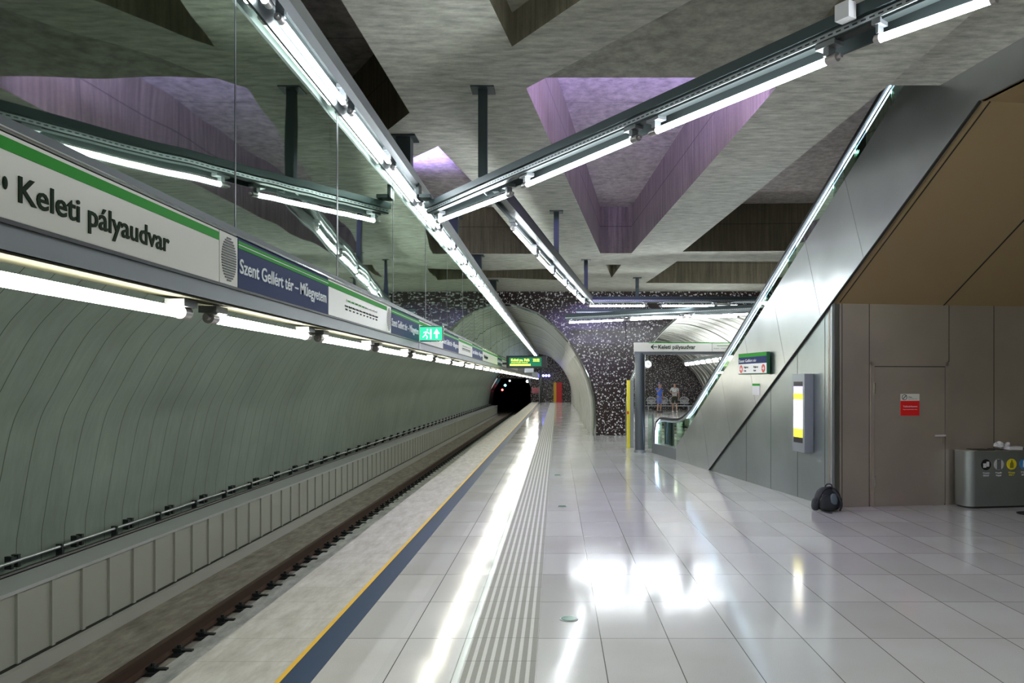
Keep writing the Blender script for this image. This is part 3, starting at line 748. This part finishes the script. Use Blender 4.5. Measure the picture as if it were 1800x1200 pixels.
# steps
b = B(); s = -8.6; z = .02
while s < 2.4:
    b.ebox(s, s+.36, .3, 1.1, max(z-.3, 0), z+.0); s += .35; z += .35*TAN
b.build('steps', mat('ribbed step metal', (.16,.16,.16), .5, .7), esc_t)
B().eprism([(s0, .0), (-7.0, 0), (2.6, zd(2.6)-1.2), (2.6, zd(2.6)), (s0, zd(s0))], 1.3, 1.42).build('far_cladding', M['steel'], esc_t)

# lower wall under the escalator and the door wall
def wedge(b, s_a, s_b, t=.1):
    b.eprism([(s_a, 0), (s_b, 0), (s_b, zs(s_b)), (s_a, max(zs(s_a), 0))], 0, t)
B().eprism([(-ZS/TAN, 0), (0, 0), (0, ZS)], 0, .12).build('wall_escalator_side', M['steel'], **S)
b = B()
for u in (1312, 1355, 1402, 1450):
    s, _ = esc(u, 800); b.eprism([(s-.005, 0), (s+.005, 0), (s+.005, zs(s)), (s-.005, zs(s))], -.002, .01)
for u in (1285, 1340): pass
b.build('trim_8', M['seam'], **S)
B().ebox(-.12, 0, 0, 9.5, 0, ZS).build('wall_door_side', M['steel_warm'], **S)
B().ebox(-.03, .012, -.012, .03, 0, ZS).build('trim_9', M['alu'], **S)
b = B()
for u in (1480, 1528, 1668, 1747): w, _ = dor(u, 700); b.ebox(-.01, .002, w-.005, w+.005, (2.17 if False else 0), ZS)
w0, _ = dor(1528, 640); w1, zt = dor(1668, 640); b.ebox(-.01, .002, w0, w1, zt, zt+.01)
for k in range(1, 5): w = dor(1747, 700)[0]+k*.75; b.ebox(-.01, .002, w-.005, w+.005, 0, ZS)
b.build('trim_10', M['seam'], **S)
# door
w0, _ = dor(1537, 700); w1, zt = dor(1660, 645)
dt = thing('door_1', E(0, (w0+w1)/2, 0), 'flush steel service door with a red and white notice', 'door'); dt['kind'] = 'structure'
leaf = B().ebox(0, .012, w0, w1, .02, zt).build('door_leaf', M['steel_warm'], dt)
B().ebox(0, .022, w0-.07, w0-.008, 0, zt+.08).ebox(0, .022, w1+.008, w1+.07, 0, zt+.08).ebox(0, .022, w0-.07, w1+.07, zt+.012, zt+.08).build('door_frame', M['steel_warm'], dt)
B().ebox(0, .008, w0-.008, w0, 0, zt+.01).ebox(0, .008, w1, w1+.008, 0, zt+.01).ebox(0, .008, w0, w1, zt, zt+.012).build('door_gap', M['seam'], dt)
for v in (682, 845):
    _, z = dor(1537, v); B().ebox(.012, .035, w0-.02, w0, z-.08, z+.08).build('hinge', M['chrome'], leaf)
hw_, hz = dor(1656, 765)
B().ebox(.012, .02, hw_-.02, hw_+.02, hz-.12, hz+.05).build('handle_plate', M['steel_warm'], leaf)
B().cyl(E(.02, hw_, hz), E(.07, hw_, hz), .014).cyl(E(.065, hw_+.01, hz), E(.065, hw_-.16, hz), .014).build('door_handle', M['alu_bright'], leaf, smooth=True)
nw0, nz1 = dor(1582, 692); nw1, nz0 = dor(1615, 730)
nt = thing('door_notice', E(.013, (nw0+nw1)/2, nz0), 'small red and white notice fixed on the steel service door', 'notice')
zm = nz0+(nz1-nz0)*.68
B().ebox(.012, .017, nw0, nw1, nz0, zm).build('red_panel', mat('notice red', (.80,.01,.01), .4), nt); B().ebox(.012, .017, nw0, nw1, zm, nz1).build('white_panel', M['white'], nt)
P = E(.018, nw0+.04, nz0+.13); text('Tolózárkamra', M['letter_w'], nt, *P, .24, .025, ROT_DOOR)
P = E(.018, nw0+.04, nz0+.09); text('idegeneknek belépni tilos', M['letter_w'], nt, *P, .24, .01, ROT_DOOR)
P = E(.018, nw0+.13, zm+.05); text('Tilos', M['letter'], nt, *P, .06, .015, ROT_DOOR)
P = E(.018, nw0+.13, zm+.025); text('belépni', M['letter'], nt, *P, .14, .008, ROT_DOOR)
cpt = E(.018, nw0+.065, zm+.055); b = B(); b.tube([cpt+WD*(.04*math.cos(a))+Vector((0,0,.04*math.sin(a))) for a in [i*math.pi/8 for i in range(16)]], .004, 6, closed=True); b.cyl(cpt-WD*.025-Vector((0,0,.025)), cpt+WD*.025+Vector((0,0,.025)), .005, 6); b.build('round_symbol', M['letter'], nt)

# display case on the escalator side wall
s_a, z1 = esc(1393, 657, -.15); s_b, z0 = esc(1415, 796, -.15)
t = thing('information_display', E((s_a+s_b)/2, -.15, z0), 'tall grey wall display with bright yellow and white screen on the steel wall', 'display')
B().ebox(s_a, s_b, -.16, -.002, z0, z1).build('case', mat('grey display case', (.30,.33,.35), .4, .5), t, bevel=.008)
L = s_b-s_a; h = z1-z0; sa, sb = s_a+.16*L, s_b-.14*L
def strip(a, b_, m, nm): B().ebox(sa, sb, -.164, -.158, z0+a*h, z0+b_*h).build(nm, m, t)
strip(.12, .19, M['black'], 'dark_footer'); strip(.19, .30, emis('screen yellow', (1,.85,.03), 1.6), 'yellow_block'); strip(.30, .67, emis('screen white', (1,1,1), 2.2), 'white_block')
strip(.67, .75, emis('screen yellow', (1,.85,.03), 1.6), 'yellow_header'); strip(.75, .84, emis('screen lilac', (.5,.42,1), 1.4), 'lilac_block'); strip(.84, .90, M['black'], 'dark_header')
for k in range(3): P = E(sa+.03, -.166, z0+(.60-.07*k)*h); text(['Jegy', 'Info', 'M4'][k], M['box'], t, *P, .12, .03, ROT_ESC)
# exit direction sign and paper notice on the cladding
s_a, z1 = esc(1305, 624, -.04); s_b, z0 = esc(1352, 657, -.08)
z1 += .02
t = thing('exit_direction_sign', E((s_a+s_b)/2, -.05, z0), 'white and navy exit sign with red arrows on the escalator cladding', 'sign')
B().ebox(s_a, s_b, -.119, -.065, z0, z1).build('case', mat('dark green case', (.01,.12,.04), .5), t); B().ebox(s_a+.2, s_b-.2, -.066, -.032, z0+.1, z1-.1).build('mount', M['box'], t)
h = z1-z0; L = s_b-s_a
B().ebox(s_a+.02, s_b-.02, -.124, -.118, z0+.02, z0+.5*h).build('white_face', mat('bright sign white', (.85,.85,.85), .3), t)
B().ebox(s_a+.02, s_b-.02, -.124, -.118, z0+.5*h, z0+.82*h).build('navy_face', M['navy'], t)
B().ebox(s_a+.02, s_b-.02, -.124, -.118, z0+.82*h, z1-.01).build('green_band', M['green'], t)
P = E(s_a+.05, -.126, z0+.58*h); text('Szent Gellért tér', M['letter_w'], t, *P, L*.62, .055, ROT_ESC)
for k, (x, tx) in enumerate([(.22, 'Kijárat'), (.56, 'Kijárat')]):
    P = E(s_a+x*L, -.126, z0+.3*h); text(tx, M['letter'], t, *P, .2, .035, ROT_ESC)
    P = E(s_a+x*L, -.126, z0+.14*h); text('Exit', M['letter'], t, *P, .1, .03, ROT_ESC)
for s in (s_a+.11*L, s_b-.11*L):
    b = B().cyl(E(s, -.12, z0+.26*h), E(s, -.128, z0+.26*h), .075, 24); b.build('red_disc', mat('arrow red', (.75,.06,.03), .4), t)
    b = B().ebox(s-.045, s+.03, -.131, -.127, z0+.26*h-.009, z0+.26*h+.009); b.hexa([E(s+.0,-.131,z0+.26*h+.04), E(s+.05,-.131,z0+.26*h), E(s,-.131,z0+.26*h-.04)], [E(s+.0,-.127,z0+.26*h+.04), E(s+.05,-.127,z0+.26*h), E(s,-.127,z0+.26*h-.04)]); b.build('arrow', M['letter_w'], t)
s_a, z1 = esc(1323, 674, -.03); s_b, z0 = esc(1336, 694, -.03)
t = thing('paper_notice', E((s_a+s_b)/2, -.04, z0), 'small white paper notice with green header below the exit direction sign', 'notice')
B().ebox(s_a, s_b, -.036, -.031, z0, z1).build('sheet', M['paper'], t); B().ebox(s_a, s_b, -.038, -.035, z1-.04, z1).build('green_header', M['green'], t)

# ------------------------------------------------------------------ backpack
bp = COR+SD*.25+WD*(-.22); bx, by = bp.x, bp.y
t = thing('backpack', (bx, by, 0), 'dark backpack with loose straps lying on the floor at the wall corner', 'backpack')
def blob(name, c_, r, m, sub=2, mn=.02):
    bm = bmesh.new(); bmesh.ops.create_cube(bm, size=2)
    bmesh.ops.subdivide_edges(bm, edges=bm.edges[:], cuts=5, use_grid_fill=True)
    for v in bm.verts:
        p = v.co; l = (abs(p.x)**3.2+abs(p.y)**3.2+abs(p.z)**3.2)**(1/3.2); q = p/l
        k = 1-.22*max(q.z, 0)
        nse = 1+mn*math.sin(9*q.x+5*q.z)+mn*math.sin(7*q.y+11*q.z)
        v.co = Vector((q.x*r[0]*k*nse, q.y*r[1]*k*nse, q.z*r[2]))+Vector(c_)
    me = bpy.data.meshes.new(name); bm.to_mesh(me); bm.free(); me.shade_smooth(); me.materials.append(m)
    o = bpy.data.objects.new(name, me); COL.objects.link(o); o.parent = t; return o
blob('main_bag', (0.02, .02, .175), (.19, .13, .175), M['fabric'])
blob('front_pocket', (-.02, -.12, .13), (.13, .06, .115), M['fabric'])
blob('grey_panel', (.05, -.155, .19), (.055, .03, .085), M['fabric_g'])
blob('side_pocket', (-.18, -.03, .10), (.05, .08, .09), M['fabric'])
def loc(pts): return [Vector((bx, by, 0))+Vector(p) for p in pts]
B().tube(loc(crom([(-.17,-.05,.05),(-.17,-.17,.20),(-.10,-.17,.32),(0,-.12,.36),(.05,-.05,.34)], 5)), .016, 6).build('shoulder_strap', M['fabric'], t, smooth=True)
B().tube(loc(crom([(.16,-.10,.02),(.15,-.20,.12),(.11,-.20,.24),(.05,-.12,.33)], 5)), .016, 6).build('shoulder_strap', M['fabric'], t, smooth=True)
B().tube(loc(crom([(-.12,-.14,.03),(-.09,-.2,.015),(-.06,-.27,.012),(-.02,-.3,.012)], 4)), .008, 6).build('loose_strap', M['black'], t, smooth=True)
B().tube(loc(crom([(-.03,0,.34),(0,0,.39),(.06,0,.39),(.08,0,.34)], 4)), .01, 6).build('top_handle', M['fabric'], t, smooth=True)

# ------------------------------------------------------------------ recycling bin
w0 = dor(1700, 800, .42)[0]; w1 = w0+1.75; hb = .86
bc = E(.24, (w0+w1)/2, 0)
t = thing('recycling_bin', bc, 'grey steel recycling bin with rounded ends and four coloured sorting symbols', 'bin')
def rr(s0_, s1_, wa, wb, r, z):
    out = []
    for (cs, cw, a0) in ((s1_-r, wa+r, 0), (s1_-r, wb-r, 1), (s0_+r, wb-r, 2), (s0_+r, wa+r, 3)):
        for k in range(7):
            ang = math.pi/2*k/6
            ds, dw = [(math.sin(ang), -math.cos(ang)), (math.cos(ang), math.sin(ang)), (-math.sin(ang), math.cos(ang)), (-math.cos(ang), -math.sin(ang))][a0]
            out.append(E(cs+r*ds, cw+r*dw, z))
    return out
B().hexa(rr(.04,.44,w0,w1,.13,.03), rr(.04,.44,w0,w1,.13,hb)).build('body', M['steel'], t, smooth=True)
B().hexa(rr(.06,.42,w0+.03,w1-.03,.11,0), rr(.06,.42,w0+.03,w1-.03,.11,.03)).build('base', M['black'], t)
B().hexa(rr(.03,.45,w0-.01,w1+.01,.14,hb), rr(.03,.45,w0-.01,w1+.01,.14,hb+.012)).build('rim', M['chrome'], t)
b = B()
for k in range(4): b.ebox(.1, .38, w0+.22+k*.36, w0+.5+k*.36, hb+.012, hb+.016)
b.build('openings', M['black'], t)
cols = [('black disc', (.012,.014,.012)), ('white disc', (.6,.6,.6)), ('yellow disc', (.85,.7,.02)), ('blue disc', (.05,.25,.55))]
names = [('Vegyes', 'Mixed'), ('Papír', 'Paper'), ('Műanyag', 'PET'), ('Fém', 'Metal')]
for k in range(4):
    cw = dor(1733+k*22.5, 815, .44)[0]; cz = .66
    B().cyl(E(.44, cw, cz), E(.446, cw, cz), .082, 32).build('symbol_disc', mat(*cols[k][:1], cols[k][1], .4), t, label=cols[k][0])
    ic = B()
    if k == 0: ic.ebox(.446, .449, cw-.05, cw, cz-.045, cz+.02).ebox(.446, .449, cw+.005, cw+.05, cz-.03, cz+.045)
    elif k == 1: ic.ebox(.446, .449, cw-.035, cw+.035, cz-.075, cz+.075)
    elif k == 2: ic.hexa([E(.449,cw-.03,cz-.055),E(.449,cw+.03,cz-.055),E(.449,cw+.03,cz+.01),E(.449,cw+.01,cz+.045),E(.449,cw+.01,cz+.065),E(.449,cw-.01,cz+.065),E(.449,cw-.01,cz+.045),E(.449,cw-.03,cz+.01)], [E(.446,cw-.03,cz-.055),E(.446,cw+.03,cz-.055),E(.446,cw+.03,cz+.01),E(.446,cw+.01,cz+.045),E(.446,cw+.01,cz+.065),E(.446,cw-.01,cz+.065),E(.446,cw-.01,cz+.045),E(.446,cw-.03,cz+.01)])
    else: ic.cyl(E(.446, cw, cz-.05), E(.446, cw+.01, cz+.05), .03, 12)
    ic.build('symbol', [M['paper'], M['box'], mat('olive', (.25,.24,.02)), M['paper']][k], t)
    m = M['brightyellow'] if k == 2 else M['paper']
    P = E(.445, cw-.055, cz-.135); text(names[k][0], m, t, *P, .11, .022, ROT_DOOR, bold=.02)
    P = E(.445, cw-.045, cz-.175); text(names[k][1], m, t, *P, .09, .022, ROT_DOOR, bold=.02)
# litter on top
cw = dor(1765, 790, .3)[0]
o = thing('crumpled_wrapper', E(.28, cw, hb+.012), 'crumpled pale paper wrapper heaped on top of the recycling bin', 'litter')
b = B(); random.seed(3)
for k in range(7):
    c_ = E(.26+random.uniform(-.05,.05), cw-.09+k*.025, hb+.04+random.uniform(0,.07)); n0 = len(b.v); b.ball(c_, .04, .035, .028, 7, 5)
    for v in b.v[n0:]: v += Vector((random.uniform(-.012,.012), random.uniform(-.012,.012), random.uniform(-.01,.012))); v.z = max(v.z, hb+.014)
b.build('crumple', M['paper'], o)
o = B().ebox(.26, .40, cw+.02, cw+.24, hb+.014, hb+.06).build('paper_bag', M['paper']); tag(o, 'flat white paper packet next to the wrapper on the recycling bin', 'litter')
fl = atz(1796, 903, 0)
o = B().cyl((fl.x+.15, fl.y, 0), (fl.x+.15, fl.y, .01), .2, 20).build('floor_plate', M['black']); tag(o, 'dark round plate in the floor at the right picture edge', 'floor plate')

# ------------------------------------------------------------------ portal with direction sign
Yp = 22.1
pc = aty(1125, 795, Yp); px_ = pc.x
t = thing('sign_portal', (px_, Yp, 0), 'grey steel column and beam portal with white Keleti pályaudvar sign', 'sign portal')
B().cyl((px_, Yp, 0), (px_, Yp, 2.7), .14, 24).build('column', mat('grey column', (.13,.15,.17), .35, .7), t, smooth=True)
B().cyl((px_, Yp, 0), (px_, Yp, .07), .16, 24).build('column_foot', M['alu'], t, smooth=True)
z1 = aty(0, 602, Yp).z; zm = aty(0, 618, Yp).z; z0 = aty(0, 623, Yp).z; xe = px_+6
B().box(px_-.16, xe, Yp-.12, Yp+.14, z0, zm).build('beam', M['box'], t)
pt = t; t = B().box(px_-.16, xe, Yp-.14, Yp+.12, zm, z1).build('white_face', mat('portal sign white', (.80,.79,.72), .35), t)
B().box(px_+.22, xe, Yp-.144, Yp-.139, z1-.02, z1).build('green_stripe', M['green'], t)
text('Keleti pályaudvar', M['letter'], t, aty(1156,0,Yp).x, Yp-.145, zm+.075, 65*Yp/FPX, .105, ROT_FRONT, bold=.015)
xa = aty(1143,0,Yp).x; zc = zm+.125
B().box(xa, xa+.17, Yp-.146, Yp-.14, zc-.012, zc+.012).hexa([(xa,Yp-.146,zc-.012),(xa,Yp-.146,zc+.012),(xa+.08,Yp-.146,zc+.075),(xa+.08,Yp-.146,zc+.045),(xa+.035,Yp-.146,zc),(xa+.08,Yp-.146,zc-.045),(xa+.08,Yp-.146,zc-.075)][:7], [(xa,Yp-.14,zc-.012),(xa,Yp-.14,zc+.012),(xa+.08,Yp-.14,zc+.075),(xa+.08,Yp-.14,zc+.045),(xa+.035,Yp-.14,zc),(xa+.08,Yp-.14,zc-.045),(xa+.08,Yp-.14,zc-.075)]).build('arrow', M['letter'], t)
x = aty(1250,0,Yp).x
B().box(x-.004, x+.004, Yp-.143, Yp-.139, zm, z1).build('panel_joint', M['box'], t)
B().box(x+.13, x+.9, Yp-.146, Yp-.14, zc+.03, zc+.042).build('route_line', M['green'], t)
for k in range(5): text(['Keleti', 'Kálvin', 'Gellért', 'Újbuda', 'Kelenföld'][k], M['box'], t, x+.05+k*.2, Yp-.145, zc-.05, .13, .025, ROT_FRONT, name='stop_name')
t = pt; B().cyl(aty(1117, 645, Yp), aty(1108, 668, Yp+1.2), .02, 8).build('stay', M['alu'], t)
# help point
p = aty(1103, 787, 23.7); q = aty(1113, 668, 23.7)
t = thing('help_point', ((p.x+q.x)/2, 23.7, 0), 'slim tall pillar with a bright yellow edge beside the portal column', 'help point')
B().box(p.x+.075, q.x+.02, 23.7, 24.0, 0, q.z).build('pillar', M['alu'], t, bevel=.01)
B().box(p.x, p.x+.075, 23.68, 24.0, 0, q.z).build('yellow_edge', M['brightyellow'], t)
B().box(p.x-.01, p.x+.03, 23.65, 23.75, .98, 1.06).build('red_button', M['red'], t)
# glass barrier next to the escalator
p = aty(1138, 793, 22.6); q = aty(1148, 727, 22.6)
t = thing('glass_barrier', (p.x+.1, 22.6, 0), 'low glass barrier with metal post between the column and the escalator', 'barrier')
B().cyl((q.x, 22.6, 0), (q.x, 22.6, q.z), .03, 12).build('metal_post', M['alu'], t); B().box(p.x+.02, q.x-.03, 22.59, 22.61, .06, q.z-.02).build('glass_panel', M['clear'], t)

# ------------------------------------------------------------------ far platform things
pf = tube_light('tube_light', 1.3, .06, emis('bright far tube', (.92,.97,1), 75), .1)
for i in range(9): place_tube(pf, (6.95, 43.0-i*1.55, 2.86), 0, 'far tube light under the other platform roof, '+(ORD[i]+' from its far end' if i < 8 else 'right end'), 'tubes over the other platform') if i else place_tube(pf, (6.95, 43.0, 2.86), 0, 'far tube light under the other platform roof, at its far left end', 'tubes over the other platform')
o = B().box(6.9, 7.0, 29, 44, 2.96, 3.1).build('light_rail', M['dark']); tag(o, 'dark rail carrying the tube lights over the other platform', 'light rail')
p = aty(1139, 640, 45)
t = thing('clock', p, 'small white round clock over the other platform', 'clock')
B().cyl(p, p+Vector((0,.1,0)), .22, 24).build('case', M['box'], t); B().cyl(p-Vector((0,.01,0)), p, .19, 24).build('dial', M['paper'], t)
B().box(p.x-.01, p.x+.01, 44.97, 44.99, p.z, p.z+.15).box(p.x, p.x+.11, 44.97, 44.99, p.z-.01, p.z+.01).build('hands', M['black'], t)
B().cyl((p.x, 45.05, p.z+.2), (p.x, 45.05, 3.9), .02, 8).build('rod', M['dark'], t)
for i in range(9):  # row hidden behind the end wall, added to brighten the far tube
    place_tube(pf, (3.1, 39.5+i*1.8, 3.1), 0, 'tube light over the left side of the other platform, '+(ORD[i] if i < 8 else 'last')+' along the row', 'tubes over the left of the other platform')
# seats
SYW = 56.4
def seat(x, y, label):
    t = thing('seat', (x, y, 0), label, 'seat', 'white wire seats on the other platform')
    m = M['paper']
    b = B(); R = .29; c0 = Vector((x, y+.22, .68))
    ring = [c0+Vector((R*math.cos(a)*1.05, .05*math.sin(a), .2*math.sin(a))) for a in [i*math.pi/10 for i in range(20)]]
    b.tube(ring, .034, 6, closed=True)
    for k in range(7):
        a = k*math.pi/6; b.cyl(c0+Vector((0, 0, -.16)), c0+Vector((R*math.cos(a), 0, .2*math.sin(a))), .026, 6)
    b.build('backrest', m, t)
    b = B(); c1 = Vector((x, y, .46))
    ring = [c1+Vector((R*1.1*math.cos(a), .24*math.sin(a), .03*math.sin(a))) for a in [i*math.pi/10 for i in range(20)]]
    b.tube(ring, .034, 6, closed=True)
    for k in range(8): a = k*math.pi/4; b.cyl(c1, c1+Vector((R*1.1*math.cos(a), .24*math.sin(a), 0)), .016, 6)
    b.build('seat_pan', m, t)
    B().cyl((x, y+.05, .3), (x, y+.05, .46), .03, 8).build('support', M['alu'], t)
for x, lab in zip((6.57, 7.42, 8.15, 8.87), ('leftmost white wire seat on the other platform', 'white wire seat right behind the person in blue', 'white wire seat behind the person in dark shorts', 'rightmost white wire seat on the other platform')): seat(x, SYW, lab)
o = B().box(6.1, 9.4, SYW-.04, SYW+.12, .24, .31).box(6.3, 6.4, SYW, SYW+.1, 0, .24).box(9.1, 9.2, SYW, SYW+.1, 0, .24).build('seat_beam', M['alu']); tag(o, 'long grey beam carrying the four wire seats', 'bench beam')

# ------------------------------------------------------------------ people
def skin_mesh(name, verts, edges, radii, mat_, parent, root=0, sub=1):
    me = bpy.data.meshes.new(name); me.from_pydata(verts, edges, []); me.materials.append(mat_)
    o = bpy.data.objects.new(name, me); COL.objects.link(o); o.parent = parent
    sk = o.modifiers.new('skin', 'SKIN'); sk.use_smooth_shade = True
    me_sv = me.skin_vertices if len(me.skin_vertices) else None
    if me_sv is None:
        bpy.context.view_layer.objects.active = o
        me.skin_vertices_ensure() if hasattr(me, 'skin_vertices_ensure') else None
    lay = me.skin_vertices[0].data
    for i, r in enumerate(radii): lay[i].radius = r if isinstance(r, tuple) else (r, r)
    lay[root].use_root = True
    s = o.modifiers.new('sub', 'SUBSURF'); s.levels = sub; s.render_levels = sub
    return o
def person(loc_, label, top_mat, short_mat, shoe_mat, hair_mat, left_arm, right_arm, turn=0, sleeve=1, h=1.0):
    t = thing('person', loc_, label, 'person', rotz=turn); t.scale = (h,)*3; t['wl'] = (0,0,0)
    V = [(0,0,.95),(0,0,1.12),(0,.01,1.32),(0,.01,1.45),(0,0,1.53),(0,-.01,1.60),(0,-.015,1.70),(0,0,1.755)]
    Rr = [(.15,.11),(.14,.10),(.16,.11),(.13,.09),(.05,.05),(.07,.085),(.078,.10),(.045,.06)]
    Ed = [(0,1),(1,2),(2,3),(3,4),(4,5),(5,6),(6,7)]
    def chain(start, pts, rs):
        prev = start
        for p, r in zip(pts, rs): V.append(p); Rr.append(r); Ed.append((prev, len(V)-1)); prev = len(V)-1
        return prev
    for sx, arm in ((-1, left_arm), (1, right_arm)):
        wr = chain(3, arm, [.055,.045,.036,.027])
        a = Vector(arm[-1]); d = (a-Vector(arm[-2])).normalized(); u = d.orthogonal().normalized() if abs(d.z) < .7 else Vector((0,1,0))
        pm_ = chain(wr, [tuple(a+d*.05)], [(.036,.018)])
        for k in range(4):
            o_ = u*(.027-.018*k); Lf = (.075, .085, .08, .062)[k]
            chain(pm_, [tuple(a+d*.085+o_), tuple(a+d*(.085+Lf)+o_*1.1)], [.009, .007])
        chain(wr, [tuple(a+d*.035+u*.04), tuple(a+d*.075+u*.055)], [.011, .009])
    for sx in (-1, 1):
        chain(0, [(sx*.10,0,.88),(sx*.11,-.01,.50),(sx*.12,.02,.30),(sx*.12,.03,.09),(sx*.13,-.06,.035),(sx*.14,-.14,.03)], [.09,.058,.055,.038,.04,.03])
    skin_mesh('body', V, Ed, Rr, M['skin'], t, 0, 1)
    la, ra = left_arm, right_arm
    sv = [(0,0,.86),(0,0,1.12),(0,.01,1.32),(0,.01,1.46),(0,.005,1.50)]; sr = [(.175,.13),(.165,.125),(.185,.13),(.14,.10),(.075,.07)]; se = [(0,1),(1,2),(2,3),(3,4)]
    for arm in (la, ra):
        k = len(sv); m1 = Vector(arm[0]).lerp(Vector(arm[1]), .75*sleeve); sv += [arm[0], tuple(m1)]; sr += [.08, .068]; se += [(3, k), (k, k+1)]
    skin_mesh('shirt', sv, se, sr, top_mat, t, 0, 1)
    sv = [(0,0,1.04),(0,0,.88)]; sr = [(.165,.125),(.175,.13)]; se = [(0,1)]
    for sx in (-1, 1): k = len(sv); sv += [(sx*.10,0,.80),(sx*.112,-.01,.52)]; sr += [.10,.095]; se += [(1,k),(k,k+1)]
    skin_mesh('shorts', sv, se, sr, short_mat, t, 0, 1)
    B().ball((0,.012,1.735), .088, .10, .075).build('hair', hair_mat, t, smooth=True)
    B().ball((-.032,-.10,1.69), .012, .008, .008, 8, 6).build('eye', M['black'], t); B().ball((.032,-.10,1.69), .012, .008, .008, 8, 6).build('eye', M['black'], t)
    B().ball((0,-.115,1.66), .013, .02, .022, 8, 6).build('nose', M['skin'], t, smooth=True); B().ball((0,-.098,1.625), .025, .008, .006, 8, 6).build('mouth', mat('lips', (.35,.13,.11), .5), t)
    for s in (-1, 1): B().ball((s*.085,0,1.67), .012, .02, .03, 8, 6).build('ear', M['skin'], t, smooth=True)
    for s in (-1, 1): B().ball((s*.135,-.06,.045), .05, .13, .045).build('shoe', shoe_mat, t, smooth=True)
    return t
PYD = 52.0
shirt_w = mat('white patterned shirt', (.7,.7,.72), .8); n_ = N(shirt_w); n_.l(n_.ramp(n_.noise(n_.pos(), 22, 2), [(.48, (.75,.76,.78)), (.58, (.28,.32,.32))]), n_.p.inputs['Base Color'])
down = lambda s: [(s*.19,.01,1.42), (s*.25,.02,1.16), (s*.24,-.06,.93), (s*.235,-.08,.86)]
person((aty(1186,0,PYD).x, PYD, 0), 'person in a white patterned shirt and dark shorts standing by the wire seats', shirt_w, mat('dark shorts', (.03,.032,.02), .8), M['paper'], mat('dark hair', (.02,.013,.01), .6), [(-.19,.01,1.42), (-.27,.02,1.18), (-.13,-.17,1.16), (-.06,-.2,1.17)], down(1), 0, .9, 1.06)
person((aty(1159,0,PYD).x, PYD, 0), 'person in blue shirt and blue shorts holding a hand to the face', mat('blue shirt', (.06,.16,.75), .8), mat('blue shorts', (.16,.22,.60), .8), M['black'], mat('violet grey cap', (.30,.26,.60), .6), [(-.19,.01,1.42), (-.26,-.10,1.25), (-.10,-.22,1.50), (-.05,-.20,1.58)], down(1), .6, .9, 1.03)

for o in list(bpy.data.objects):
    if 'wl' in o: del o['wl']
